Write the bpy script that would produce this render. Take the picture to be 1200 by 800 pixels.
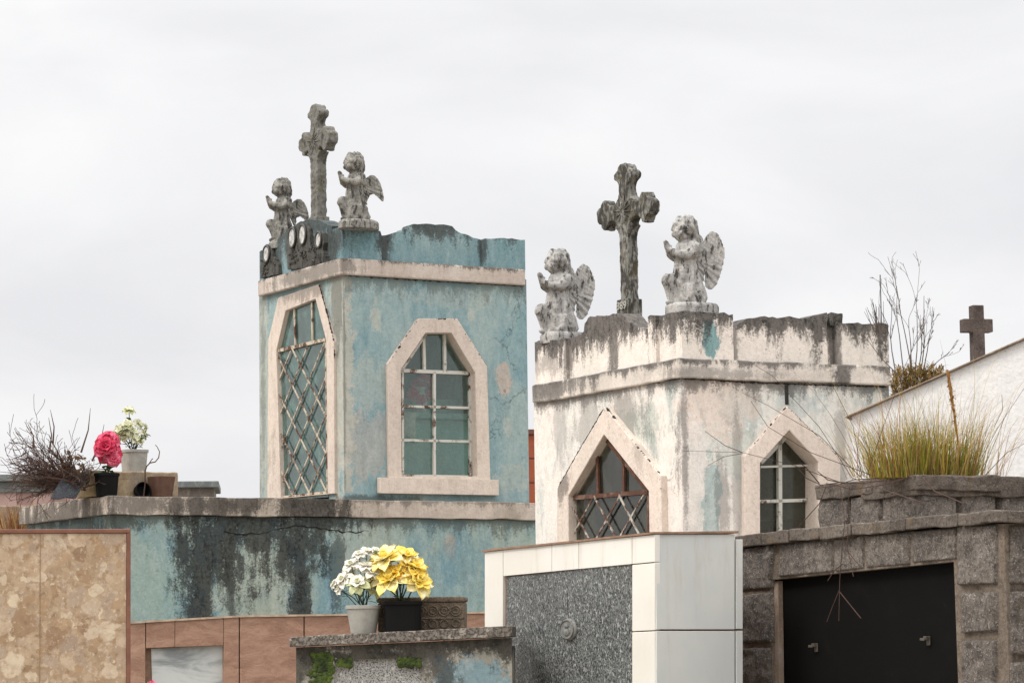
import bpy, bmesh, math, random
from mathutils import Vector, Matrix, noise, Quaternion
from mathutils.geometry import tessellate_polygon
for o in list(bpy.data.objects): bpy.data.objects.remove(o)
R_ = math.radians
sc = bpy.context.scene
COL = sc.collection
rnd = random.Random(7)

# ------------------------------------------------------------------ camera
FPX = 3300.0; HOR = 755.0; ROLL = -0.013; EYE = 1.6
pitch = math.atan((HOR-400)/FPX)
CM = Matrix.Rotation(math.pi/2+pitch, 3, 'X') @ Matrix.Rotation(ROLL, 3, 'Z')
cam = bpy.data.cameras.new('camera'); camo = bpy.data.objects.new('camera', cam)
COL.objects.link(camo); sc.camera = camo
camo.matrix_world = Matrix.Translation((0, 0, EYE)) @ CM.to_4x4()
cam.sensor_width = 36; cam.lens = FPX/1200*36; cam.clip_start = .1; cam.clip_end = 4000
CP = Vector((0, 0, EYE))
def ray(px, py): return (CM @ Vector(((px-600)/FPX, (400-py)/FPX, -1))).normalized()

# ------------------------------------------------------------------ world (overcast) and soft sun
w = bpy.data.worlds.new("World"); sc.world = w; w.use_nodes = True
nt = w.node_tree; nt.nodes.clear()
def nn(t, **k):
    n = nt.nodes.new(t)
    for a, b in k.items(): setattr(n, a, b)
    return n
SUN_EL, SUN_AZ = 48, 243      # azimuth from +Y clockwise: behind and left of the camera
sky = nn('ShaderNodeTexSky'); sky.sky_type = 'NISHITA'; sky.sun_disc = False
sky.sun_elevation = R_(SUN_EL); sky.sun_rotation = R_(SUN_AZ); sky.air_density = 1.0; sky.dust_density = 4
bgs = nn('ShaderNodeBackground'); bgs.inputs['Strength'].default_value = .08
nt.links.new(sky.outputs[0], bgs.inputs[0])
tc = nn('ShaderNodeTexCoord'); sep = nn('ShaderNodeSeparateXYZ'); nt.links.new(tc.outputs['Generated'], sep.inputs[0])
mp = nn('ShaderNodeMapping'); mp.inputs['Scale'].default_value = (1, 1, 2.2); nt.links.new(tc.outputs['Generated'], mp.inputs[0])
no = nn('ShaderNodeTexNoise'); no.inputs['Scale'].default_value = 6; no.inputs['Detail'].default_value = 5; no.inputs['Roughness'].default_value = .5
no.inputs['Distortion'].default_value = .4
nt.links.new(mp.outputs[0], no.inputs['Vector'])
cr = nn('ShaderNodeValToRGB'); nt.links.new(no.outputs['Fac'], cr.inputs[0])
cr.color_ramp.elements[0].position = .34; cr.color_ramp.elements[0].color = (.79, .79, .812, 1)
cr.color_ramp.elements[1].position = .72; cr.color_ramp.elements[1].color = (.965, .96, .96, 1)
mr = nn('ShaderNodeMapRange'); mr.inputs['From Min'].default_value = .22; mr.inputs['From Max'].default_value = .95
mr.inputs['To Min'].default_value = 1.0; mr.inputs['To Max'].default_value = 3.3
nt.links.new(sep.outputs[2], mr.inputs[0])
bgc = nn('ShaderNodeBackground'); nt.links.new(cr.outputs[0], bgc.inputs[0]); nt.links.new(mr.outputs[0], bgc.inputs[1])
mx = nn('ShaderNodeMixShader'); mx.inputs[0].default_value = .93
nt.links.new(bgs.outputs[0], mx.inputs[1]); nt.links.new(bgc.outputs[0], mx.inputs[2])
wo = nn('ShaderNodeOutputWorld'); nt.links.new(mx.outputs[0], wo.inputs[0])
sun = bpy.data.lights.new('sun', 'SUN'); sun.energy = 1.5; sun.angle = R_(14); sun.color = (1, .96, .9)
so = bpy.data.objects.new('sun', sun); COL.objects.link(so)
sd = Vector((math.sin(R_(SUN_AZ))*math.cos(R_(SUN_EL)), math.cos(R_(SUN_AZ))*math.cos(R_(SUN_EL)), math.sin(R_(SUN_EL))))
so.rotation_euler = sd.to_track_quat('Z', 'Y').to_euler()
vs = sc.view_settings; vs.view_transform = 'Standard'; vs.look = 'None'; vs.exposure = 0.12; vs.gamma = 1; vs.use_curve_mapping = False

# ------------------------------------------------------------------ helpers: objects
def tag(o, label=None, cat=None, group=None, kind=None):
    if label: o['label'] = label
    if cat: o['category'] = cat
    if group: o['group'] = group
    if kind: o['kind'] = kind
    return o
def finish(o, parent, smooth):
    if parent is not None: o.parent = parent
    if smooth:
        for p in o.data.polygons: p.use_smooth = True
    return o
def link(name, bm, mat, parent=None, smooth=False, bevel=0, seg=2):
    bmesh.ops.recalc_face_normals(bm, faces=bm.faces)
    me = bpy.data.meshes.new(name); bm.to_mesh(me); bm.free()
    for m in (mat if isinstance(mat, (list, tuple)) else [mat]): me.materials.append(m)
    o = bpy.data.objects.new(name, me); COL.objects.link(o)
    if bevel:
        b = o.modifiers.new('bevel', 'BEVEL'); b.width = bevel; b.segments = seg; b.limit_method = 'ANGLE'; b.angle_limit = R_(40)
        b.harden_normals = False
    return finish(o, parent, smooth)
def empty(name, loc=(0, 0, 0), rz=0):
    o = bpy.data.objects.new(name, None); COL.objects.link(o); o.location = loc; o.rotation_euler = (0, 0, rz)
    o.empty_display_size = .2
    return o

class Frame:
    def __init__(s, px, D, yaw, py=600):
        d = ray(px, py); p = CP + d*(D/d.y)
        s.o = Vector((p.x, p.y, 0)); s.yaw = R_(yaw)
        c, n = math.cos(s.yaw), math.sin(s.yaw)
        s.r = Vector((c, n, 0)); s.l = Vector((-n, c, 0))
    def loc(s, p): q = p - s.o; return Vector((q.dot(s.r), q.dot(s.l), q.z))
    def world(s, q): return s.o + s.r*q[0] + s.l*q[1] + Vector((0, 0, q[2]))
    def R(s, px, py, y=0.0):
        d = ray(px, py); t = ((s.o-CP).dot(s.l)+y)/d.dot(s.l); q = s.loc(CP+d*t); return (q.x, q.z)
    def L(s, px, py, x=0.0):
        d = ray(px, py); t = ((s.o-CP).dot(s.r)+x)/d.dot(s.r); q = s.loc(CP+d*t); return (q.y, q.z)
    def PR(s, px, py, y=0.0): a = s.R(px, py, y); return Vector((a[0], y, a[1]))
    def PL(s, px, py, x=0.0): a = s.L(px, py, x); return Vector((x, a[0], a[1]))
    def root(s, name): return empty(name, s.o, s.yaw)

def jag(poly, amp, step, seed=0, close=True, sel=None):
    r = random.Random(seed); out = []
    n = len(poly)
    for i in range(n if close else n-1):
        a, b = Vector(poly[i]), Vector(poly[(i+1) % n]); out.append(tuple(a))
        if sel and i not in sel: continue
        L = (b-a).length; k = max(1, int(L/step))
        for j in range(1, k):
            p = a.lerp(b, j/k); out.append((p.x+r.uniform(-amp, amp)*.4, p.y+r.uniform(-amp, amp)))
    if not close: out.append(tuple(poly[-1]))
    return out

def extrude(bm, loops, fn, t0, t1):
    """loops: list of 2D loops (first outer, rest holes); fn(a,b,t)->Vector"""
    tris = tessellate_polygon([[Vector((p[0], p[1], 0)) for p in L] for L in loops])
    flat = [p for L in loops for p in L]
    A = [bm.verts.new(fn(p[0], p[1], t0)) for p in flat]; B = [bm.verts.new(fn(p[0], p[1], t1)) for p in flat]
    for t in tris:
        for V in (A, B):
            try: bm.faces.new([V[i] for i in t])
            except ValueError: pass
    k = 0
    for L in loops:
        n = len(L)
        for i in range(n):
            j = (i+1) % n
            try: bm.faces.new([A[k+i], A[k+j], B[k+j], B[k+i]])
            except ValueError: pass
        k += n
fR = lambda a, b, t: Vector((a, t, b))     # right face plate, t = local y
fL = lambda a, b, t: Vector((t, a, b))     # left face plate, t = local x
fZ = lambda a, b, t: Vector((a, b, t))
def box(bm, x0, x1, y0, y1, z0, z1):
    extrude(bm, [[(x0, y0), (x1, y0), (x1, y1), (x0, y1)]], fZ, z0, z1)
def ringpoly(p): return list(p)
def hexa(bm, c, n=(1, 1, 1), amp=0, freq=6, seed=0):
    """c: 8 corners (bottom 4 ccw, top 4 ccw); subdivided box with noise"""
    vd = {}
    nx, ny, nz = n; off = Vector((seed*7.3, seed*3.1, seed*1.7))
    def P(i, j, k):
        key = (i, j, k)
        if key in vd: return vd[key]
        u, v, t = i/nx, j/ny, k/nz
        def quad(q): return q[0].lerp(q[1], u).lerp(q[3].lerp(q[2], u), v)
        p = quad(c[:4]).lerp(quad(c[4:]), t)
        if amp:
            p = p + noise.noise_vector(p*freq+off)*amp + noise.noise_vector(p*freq*3+off)*amp*.4
        vd[key] = bm.verts.new(p); return vd[key]
    for i in range(nx):
        for j in range(ny):
            for k in (0, nz): bm.faces.new([P(i, j, k), P(i+1, j, k), P(i+1, j+1, k), P(i, j+1, k)])
    for i in range(nx):
        for k in range(nz):
            for j in (0, ny): bm.faces.new([P(i, j, k), P(i+1, j, k), P(i+1, j, k+1), P(i, j, k+1)])
    for j in range(ny):
        for k in range(nz):
            for i in (0, nx): bm.faces.new([P(i, j, k), P(i, j+1, k), P(i, j+1, k+1), P(i, j, k+1)])
def bx8(x0, x1, y0, y1, z0, z1):
    return [Vector(p) for p in ((x0, y0, z0), (x1, y0, z0), (x1, y1, z0), (x0, y1, z0), (x0, y0, z1), (x1, y0, z1), (x1, y1, z1), (x0, y1, z1))]
def tube(bm, pts, rad, sides=5, cap=True):
    rs = rad if isinstance(rad, (list, tuple)) else [rad]*len(pts)
    prev = None; first = None
    for i, p in enumerate(pts):
        d = (pts[min(i+1, len(pts)-1)]-pts[max(i-1, 0)])
        if d.length < 1e-9: d = Vector((0, 0, 1))
        d.normalize(); a = d.orthogonal().normalized() if prev is None else (prev_a - d*prev_a.dot(d)).normalized()
        b = d.cross(a); prev_a = a
        ring = [bm.verts.new(p+(a*math.cos(2*math.pi*k/sides)+b*math.sin(2*math.pi*k/sides))*rs[i]) for k in range(sides)]
        if prev:
            for k in range(sides): bm.faces.new([prev[k], prev[(k+1) % sides], ring[(k+1) % sides], ring[k]])
        else: first = ring
        prev = ring
    if cap: bm.faces.new(first); bm.faces.new(prev)
def bar(bm, a, b, wn, wt, n):
    """flat bar from a to b; width wt in plane, depth wn along n"""
    d = (b-a).normalized(); t = d.cross(n).normalized()
    c = [a-t*wt/2-n*wn/2, a+t*wt/2-n*wn/2, a+t*wt/2+n*wn/2, a-t*wt/2+n*wn/2]
    c2 = [p+(b-a) for p in c]
    hexa(bm, c+c2)
def lathe(bm, prof, center=Vector((0, 0, 0)), n=28, sq=0):
    rings = []
    for (r, z) in prof:
        ring = []
        for k in range(n):
            a = 2*math.pi*k/n; cx, sy = math.cos(a), math.sin(a)
            m = 1.0
            if sq: m = 1/((abs(cx)**sq+abs(sy)**sq)**(1/sq))
            ring.append(bm.verts.new(center+Vector((cx*r*m, sy*r*m, z))))
        rings.append(ring)
    for a, b in zip(rings, rings[1:]):
        for k in range(n): bm.faces.new([a[k], a[(k+1) % n], b[(k+1) % n], b[k]])
    bm.faces.new(rings[0]); bm.faces.new(rings[-1])

# ------------------------------------------------------------------ helpers: materials
def lin(v): v /= 255.0; return v/12.92 if v <= .04045 else ((v+.055)/1.055)**2.4
def C(r, g, b, k=1.0): return (lin(r)*k, lin(g)*k, lin(b)*k, 1)
class M:
    def __init__(s, name):
        s.m = bpy.data.materials.new(name); s.m.use_nodes = True; s.t = s.m.node_tree
        s.b = s.t.nodes['Principled BSDF']; s.tc = s.t.nodes.new('ShaderNodeTexCoord'); s.P = s.tc.outputs['Object']
        s.b.inputs['Roughness'].default_value = .85; s.b.inputs['Specular IOR Level'].default_value = .3
    def n(s, t): return s.t.nodes.new(t)
    def l(s, a, b): s.t.links.new(a, b)
    def put(s, sock, v):
        if hasattr(v, 'is_output') or isinstance(v, bpy.types.NodeSocket): s.l(v, sock)
        else: sock.default_value = v
    def scale(s, sx, sy, sz, loc=(0, 0, 0), rot=(0, 0, 0)):
        m = s.n('ShaderNodeMapping'); m.inputs['Scale'].default_value = (sx, sy, sz); m.inputs['Location'].default_value = loc
        m.inputs['Rotation'].default_value = rot
        s.l(s.P, m.inputs[0]); return m.outputs[0]
    def noise(s, sc=5, det=8, rough=.6, dist=0, vec=None, out='Fac'):
        x = s.n('ShaderNodeTexNoise'); s.l(vec or s.P, x.inputs['Vector']); x.inputs['Scale'].default_value = sc
        x.inputs['Detail'].default_value = det; x.inputs['Roughness'].default_value = rough; x.inputs['Distortion'].default_value = dist
        return x.outputs[out]
    def voro(s, sc=5, feat='F1', vec=None, out='Distance', rand=1):
        x = s.n('ShaderNodeTexVoronoi'); x.feature = feat; s.l(vec or s.P, x.inputs['Vector']); x.inputs['Scale'].default_value = sc
        x.inputs['Randomness'].default_value = rand; return x.outputs[out]
    def map(s, v, a, b, c=0, d=1, smooth=True):
        x = s.n('ShaderNodeMapRange'); x.interpolation_type = 'SMOOTHSTEP' if smooth else 'LINEAR'
        s.l(v, x.inputs[0])
        for k, q in zip((1, 2, 3, 4), (a, b, c, d)): x.inputs[k].default_value = q
        return x.outputs[0]
    def math(s, op, a, b=0.0, clamp=False):
        x = s.n('ShaderNodeMath'); x.operation = op; x.use_clamp = clamp; s.put(x.inputs[0], a); s.put(x.inputs[1], b); return x.outputs[0]
    def mix(s, f, a, b, mode='MIX'):
        x = s.n('ShaderNodeMix'); x.data_type = 'RGBA'; x.blend_type = mode
        s.put(x.inputs[0], f); s.put(x.inputs[6], a); s.put(x.inputs[7], b); return x.outputs[2]
    def xyz(s):
        x = s.n('ShaderNodeSeparateXYZ'); s.l(s.P, x.inputs[0]); return x.outputs
    def dist(s, c, r, vec=None):
        m = s.n('ShaderNodeVectorMath'); m.operation = 'SUBTRACT'; s.l(vec or s.P, m.inputs[0]); m.inputs[1].default_value = c
        d = s.n('ShaderNodeVectorMath'); d.operation = 'DIVIDE'; s.l(m.outputs[0], d.inputs[0]); d.inputs[1].default_value = r
        q = s.n('ShaderNodeVectorMath'); q.operation = 'LENGTH'; s.l(d.outputs[0], q.inputs[0]); return q.outputs['Value']
    def bump(s, h, st=.3, d=.01):
        x = s.n('ShaderNodeBump'); x.inputs['Strength'].default_value = st; x.inputs['Distance'].default_value = d
        s.l(h, x.inputs['Height'])
        if s.b.inputs['Normal'].is_linked: s.l(s.b.inputs['Normal'].links[0].from_socket, x.inputs['Normal'])
        s.l(x.outputs[0], s.b.inputs['Normal'])
    def col(s, c): s.put(s.b.inputs['Base Color'], c); return s.m
    def rough(s, r): s.put(s.b.inputs['Roughness'], r)

GR = C(44, 42, 39)
def plaster(name, base, alt, flake=None, famt=.0, pale=None, pamt=0, edges=(), spots=(), grime=GR, streak=0, gen=0.0, seed=0, crack=0, alt2=None, patches=(), mot=1.0):
    m = M(name); off = (seed*3.7, seed*1.3, seed*.7)
    v = m.scale(1, 1, 1, off); vs_ = m.scale(1, 1, .12, off); vm = m.scale(1, 1, .45, off)
    big = m.noise(1.6, 5, .6, .4, vec=vm); med = m.noise(6, 8, .65, .3, vec=v); fine = m.noise(38, 6, .7, vec=v); st = m.noise(9, 6, .6, .1, vec=vs_)
    mo = m.noise(15, 10, .78, .5, vec=vm); sp = m.noise(70, 4, .75, .3, vec=v)
    hf = m.math('ADD', m.math('MULTIPLY', m.math('SUBTRACT', mo, .5), 1.5), m.math('MULTIPLY', m.math('SUBTRACT', sp, .5), 1.1))
    c = m.mix(m.map(big, .38, .62), base, alt)
    if alt2: c = m.mix(m.math('MULTIPLY', m.map(m.noise(3.1, 8, .7, .8, vec=vm), .5, .66), .75), c, alt2)
    if pale: c = m.mix(m.map(m.math('ADD', med, m.math('MULTIPLY', st, .5)), .92-pamt, 1.05-pamt), c, pale)
    if flake:
        fl = m.map(m.noise(4.2, 12, .72, .5, vec=v), .66-famt, .69-famt)
        c = m.mix(m.math('MULTIPLY', fl, .8), c, flake)
    for (cc, rr, pc, s_) in patches:
        val = m.math('ADD', m.math('SUBTRACT', 1.0, m.dist(cc, rr)), m.math('MULTIPLY', m.math('SUBTRACT', m.math('ADD', m.math('MULTIPLY', st, .7), m.math('MULTIPLY', m.noise(11, 9, .75, .3, vec=v), 1.4)), 1.05), 2.0))
        c = m.mix(m.map(val, .0, .25, 0, s_), c, pc)
    c = m.mix(m.map(mo, .5, .66, 0, .34*mot), c, m.mix(1.0, c, (.55, .54, .53, 1), 'MULTIPLY'))
    c = m.mix(m.map(mo, .36, .5, .3*mot, 0), c, m.mix(.5, c, (.72, .69, .65, 1)))
    c = m.mix(m.map(fine, .35, .75, 0, .28), c, m.mix(1.0, c, (.45, .44, .43, 1), 'MULTIPLY'))
    c = m.mix(m.map(st, .5, .75, 0, .3), c, m.mix(1.0, c, (.5, .5, .48, 1), 'MULTIPLY'))
    z = m.xyz()[2]; g = None
    def acc(x):
        nonlocal g
        g = x if g is None else m.math('MAXIMUM', g, x)
    mixn = m.math('ADD', m.math('ADD', m.math('MULTIPLY', st, 1.5), m.math('MULTIPLY', med, 1.1)), hf)      # around 1.3
    for (zt, L, s_) in edges:
        e = m.math('MULTIPLY', m.map(z, zt-L, zt, 0, 1, False), m.math('LESS_THAN', z, zt+.2))
        val = m.math('ADD', m.math('MULTIPLY', m.math('POWER', e, 1.6), 1.0), mixn)
        acc(m.math('MULTIPLY', m.map(val, 1.56, 1.95), m.math('MULTIPLY', m.map(e, 0, .15), s_)))
    for (cc, rr, s_) in spots:
        d = m.dist(cc, rr)
        val = m.math('ADD', m.math('SUBTRACT', 1.0, d), m.math('MULTIPLY', m.math('SUBTRACT', mixn, 1.3), 1.3))
        acc(m.math('MULTIPLY', m.map(val, -.12, .5), s_))
    if gen: acc(m.map(m.math('ADD', mixn, m.math('MULTIPLY', fine, .5)), 2.0-gen, 2.3-gen, 0, .85))
    c = m.mix(m.map(sp, .6, .66, 0, .45*mot), c, m.mix(1.0, c, (.35, .34, .32, 1), 'MULTIPLY'))
    c = m.mix(m.map(sp, .34, .39, .35*mot, 0), c, m.mix(.6, c, (.75, .72, .68, 1)))
    if g is not None:
        fineg = m.map(m.math('ADD', m.math('MULTIPLY', fine, .5), m.math('MULTIPLY', mo, .5)), .38, .56, 1, .86)
        g = m.math('MULTIPLY', g, fineg)
        gc = m.mix(m.map(m.math('ADD', m.math('MULTIPLY', mo, .6), m.math('MULTIPLY', sp, .4)), .44, .60), tuple(x*.75 for x in grime[:3])+(1,), tuple(x*q_ for x, q_ in zip(grime[:3], (2.5, 2.4, 2.3)))+(1,))
        gc = m.mix(m.map(fine, .56, .68, 0, .45), gc, tuple(x*q_ for x, q_ in zip(grime[:3], (6, 5.8, 5.6)))+(1,))
        c = m.mix(g, c, gc)
    if crack:
        cd = m.voro(1.1, 'DISTANCE_TO_EDGE', vec=m.n('ShaderNodeVectorMath').outputs[0]) if False else None
        nz = m.noise(2.5, 6, .7, 0, vec=v, out='Color')
        va = m.n('ShaderNodeVectorMath'); va.operation = 'MULTIPLY_ADD'; m.l(nz, va.inputs[0]); va.inputs[1].default_value = (.5, .5, .5); m.l(v, va.inputs[2])
        cd = m.voro(.9, 'DISTANCE_TO_EDGE', vec=va.outputs[0])
        ck = m.math('MULTIPLY', m.map(cd, .0, .0045, 1, 0), m.map(m.noise(1.3, 3, .5, 0, vec=v), .56, .62, 0, crack*.8))
        c = m.mix(ck, c, (.03, .028, .025, 1)); m.bump(m.math('SUBTRACT', 1.0, ck), .6, .01)
    m.bump(med, .35, .03); m.bump(fine, .5, .008)
    return m.col(c)

def rock(name, a, b, dark, light, sc=1.0, bump=.6, lichen=None, lam=.0, grain=60):
    m = M(name)
    big = m.noise(2.2*sc, 7, .65, .3); mid = m.noise(14*sc, 9, .75, .4); g1 = m.noise(grain*2.2*sc, 4, .75); g2 = m.noise(grain*1.1*sc, 3, .8, .6)
    c = m.mix(m.map(big, .35, .65), a, b)
    c = m.mix(m.map(mid, .45, .62, 0, .5), c, dark)
    c = m.mix(m.map(g2, .5, .6, 0, .6), c, dark)
    c = m.mix(m.map(g1, .54, .64, 0, .6), c, light)
    if lichen: c = m.mix(m.map(m.noise(5*sc, 8, .7, .5), .62-lam, .7-lam, 0, .7), c, lichen)
    m.bump(mid, bump, .04); m.bump(g2, bump*.8, .008)
    return m.col(c)

def plain(name, c, rough=.6, var=.15, bump=.1, sc=20, spec=.4):
    m = M(name); n_ = m.noise(sc, 6, .65)
    col = m.mix(m.map(n_, .35, .7, 0, var*2), c, tuple(x*.4 for x in c[:3])+(1,))
    m.rough(rough); m.b.inputs['Specular IOR Level'].default_value = spec
    if bump: m.bump(n_, bump, .01)
    return m.col(col)

def statue_mat(name, base, dark, moss=None, seed=0, amt=0):
    m = M(name); v = m.scale(1, 1, 1, (seed, seed*.3, 0)); vz = m.scale(1, 1, .3, (seed, 0, seed))
    n1 = m.noise(9, 10, .72, .4, vec=v); n2 = m.noise(34, 9, .75, .3, vec=vz); n3 = m.noise(80, 4, .6, vec=v)
    c = m.mix(m.map(n3, .3, .7), base, tuple(x*.62 for x in base[:3])+(1,))
    c = m.mix(m.map(n1, .47-amt, .62-amt, 0, .85), c, tuple(.5*(x+y) for x, y in zip(base, dark)))
    c = m.mix(m.map(m.math('ADD', m.math('MULTIPLY', n1, .5), n2), .80-amt, .9-amt, 0, .92), c, dark)
    if moss: c = m.mix(m.map(m.noise(7, 8, .7, .6, vec=m.scale(1, 1, 1, (seed+4, 2, 0))), .52, .64, 0, .7), c, moss)
    m.bump(n1, .5, .012); m.bump(n3, .4, .003)
    return m.col(c)

def rust(name, paint, amt=.0, seed=0):
    m = M(name); v = m.scale(1, 1, 1, (seed, 0, 0)); n1 = m.noise(7, 8, .72, .3, vec=v); n2 = m.noise(70, 5, .6, vec=v)
    r = m.mix(m.map(n2, .3, .7), C(104, 66, 46), C(64, 44, 36))
    c = m.mix(m.map(m.math('ADD', n1, m.math('MULTIPLY', n2, .2)), .58-amt, .70-amt), paint, r)
    m.rough(.75); m.bump(n2, .4, .003)
    return m.col(c)

def glass(name, tint, refl=.16, dirt=.25, rough=.06, dirtc=(150, 155, 150)):
    m = M(name); t = m.t; out = t.nodes['Material Output']
    tr = m.n('ShaderNodeBsdfTransparent'); tr.inputs[0].default_value = tint
    gl = m.n('ShaderNodeBsdfGlossy'); gl.inputs['Roughness'].default_value = rough; gl.inputs[0].default_value = (1, 1, 1, 1)
    bm_ = m.n('ShaderNodeBump'); bm_.inputs['Strength'].default_value = .12; bm_.inputs['Distance'].default_value = .02; m.l(m.noise(3, 2), bm_.inputs['Height']); m.l(bm_.outputs[0], gl.inputs['Normal'])
    fr = m.n('ShaderNodeFresnel'); fr.inputs[0].default_value = 1.5
    f = m.math('ADD', m.math('MULTIPLY', fr.outputs[0], 1.0), refl, True)
    a = m.n('ShaderNodeMixShader'); m.l(f, a.inputs[0]); m.l(tr.outputs[0], a.inputs[1]); m.l(gl.outputs[0], a.inputs[2])
    df = m.n('ShaderNodeBsdfDiffuse'); df.inputs[0].default_value = C(*dirtc)
    b = m.n('ShaderNodeMixShader'); m.l(m.map(m.noise(5, 9, .7, .4), .42, .8, dirt*.25, dirt*1.6), b.inputs[0])
    m.l(a.outputs[0], b.inputs[1]); m.l(df.outputs[0], b.inputs[2]); m.l(b.outputs[0], out.inputs[0])
    return m.m

def breccia(name):
    m = M(name)
    nz = m.noise(9, 4, .6, 0, out='Color')
    va = m.n('ShaderNodeVectorMath'); va.operation = 'MULTIPLY_ADD'; m.l(nz, va.inputs[0]); va.inputs[1].default_value = (.10, .10, .10); m.l(m.P, va.inputs[2])
    V = va.outputs[0]; c = m.mix(m.map(m.noise(12, 8, .7), .35, .65), C(154, 128, 100), C(178, 154, 126))
    for sc, th, cov in ((44, .42, .2), (26, .45, .3), (15, .46, .42), (9, .42, .5)):
        d = m.voro(sc, vec=V); cc = m.voro(sc, vec=V, out='Color'); s = m.n('ShaderNodeSeparateColor'); m.l(cc, s.inputs[0])
        ramp = m.n('ShaderNodeValToRGB'); m.l(s.outputs[0], ramp.inputs[0]); e = ramp.color_ramp.elements
        e[0].color = C(138, 110, 84); e[0].position = 0; e[1].color = C(205, 180, 150); e[1].position = 1
        for p_, q in ((.25, C(168, 138, 104)), (.45, C(192, 170, 144)), (.6, C(156, 136, 118)), (.75, C(214, 196, 168)), (.9, C(168, 148, 128))):
            x = e.new(p_); x.color = q
        on = m.math('MULTIPLY', m.map(s.outputs[1], cov, cov+.02), m.map(m.math('ADD', d, m.math('MULTIPLY', m.noise(28, 3, .6), .25)), th+.1, th+.16, 1, 0))
        inner = m.mix(m.map(m.noise(25, 6, .7), .4, .7, 0, .4), ramp.outputs[0], C(140, 112, 86))
        c = m.mix(m.math('MULTIPLY', on, .85), c, inner)
    c = m.mix(m.map(m.noise(40, 5, .7), .5, .7, 0, .45), c, C(110, 86, 64)); c = m.mix(m.map(m.noise(90, 4, .7), .55, .68, 0, .5), c, C(212, 194, 170))
    x = m.xyz()[0]
    m.rough(.45); m.b.inputs['Specular IOR Level'].default_value = .35; m.bump(m.noise(30, 5), .08, .005)
    return m.col(c)

def granite(name, light, mid, dark, sc=90, rough=.4, th=(.42, .58), stretch=1):
    m = M(name); v = m.scale(1, 1, stretch); a = m.noise(sc, 3, .7, .2, vec=v); b = m.noise(sc*.45, 4, .7, .5, vec=v)
    c = m.mix(m.map(a, th[0], th[1]), dark, mid); c = m.mix(m.map(b, .54, .64), c, light)
    c = m.mix(m.map(m.noise(1.5, 4), .4, .7, 0, .25), c, dark)
    m.rough(rough); return m.col(c)

def marble(name):
    m = M(name); v = m.scale(1, 1, 3.2, rot=(0, R_(18), 0)); a = m.noise(2.2, 7, .6, .8, vec=v)
    c = m.mix(m.map(a, .38, .66), C(196, 198, 194), C(128, 134, 134)); m.rough(.35)
    return m.col(c)

TEAL = C(130, 158, 162); TEAL2 = C(154, 172, 169); PALE = C(176, 180, 170); PINKP = C(190, 172, 158)
CREAM = C(226, 208, 194); CREAM2 = C(206, 186, 172)
m_statue = statue_mat('statue_stone', C(188, 185, 180), C(52, 50, 47), amt=.04)
m_statue2 = statue_mat('statue_stone_dark', C(158, 155, 147), C(52, 50, 47), amt=.045, seed=3)
m_cross_a = statue_mat('cross_stone', C(132, 129, 122), C(58, 56, 50), moss=C(92, 88, 66), seed=5, amt=.03)
m_cross_b = statue_mat('cross_stone_mossy', C(150, 148, 140), C(50, 47, 42), moss=C(84, 76, 56), seed=9, amt=.1)
m_white_paint = rust('chipped_white_bar_paint', C(196, 194, 184), -.03)
m_grille = rust('rusty_cream_grille', C(190, 178, 158), .03, 4)
m_rust = rust('rusty_red_bar', C(120, 96, 84), .12, 8)
m_dark = plain('interior_dark', C(70, 72, 66), .9)

# ------------------------------------------------------------------ ground
bm = bmesh.new(); S = 900
bmesh.ops.create_grid(bm, x_segments=40, y_segments=40, size=S)
g = link('ground', bm, plaster('ground_concrete', C(150, 142, 130), C(128, 120, 108), gen=.1)); tag(g, kind='structure')

# ================================================================== shell with openings
def shell(f, xR, yL, zt, holesR, holesL, t, mat, parent, z0=0.0, roof=True, name='wall', zroof=None, light_opening=False):
    bm = bmesh.new()
    extrude(bm, [[(0, z0), (xR, z0), (xR, zt), (0, zt)]]+holesR, fR, 0, t)
    extrude(bm, [[(t, z0), (yL, z0), (yL, zt), (t, zt)]]+holesL, fL, 0, t)
    hz0, hz1 = max(z0+.3, zt-1.9), zt-.4
    hole = [[(t+.06, hz0), (t+.06, hz1-.2), (t+.2, hz1), (t+.38, hz1), (t+.5, hz1-.2), (t+.5, hz0)]] if light_opening else []  # unseen opening added in the far wall to let light into the room
    extrude(bm, [[(t, z0), (yL, z0), (yL, zt), (t, zt)]]+hole, fL, xR-t, xR); box(bm, t, xR-t, yL-t, yL, z0, zt)
    o = link(name, bm, mat, parent)
    return o
def surround(f, side, outer, inner, depth, proud, mat, parent, bev=.006, seed=0, name='window_surround'):
    """open or closed ring given as pixel polygons; outer plane at -proud"""
    q = (f.R if side == 'R' else f.L)
    O = [q(*p, -proud) for p in outer]; I = [q(*p, -proud) for p in inner]
    bm = bmesh.new(); extrude(bm, [O, I], fR if side == 'R' else fL, -proud, depth)
    return link(name, bm, mat, parent, bevel=bev)

# ================================================================== TEAL MAUSOLEUM
T = Frame(403, 24.0, 30, 450)
teal = T.root('mausoleum')
tag(teal, 'tall teal painted mausoleum with peeling plaster, lattice door and angled stone window surround', 'mausoleum', 'small painted mausoleums with angels')
xR = T.R(618.5, 460)[0]; yL = T.L(304, 460)[0]
zc0 = T.R(403, 321)[1]; zc1 = T.R(403, 302)[1]; zb = T.R(403, 590)[1]
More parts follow.
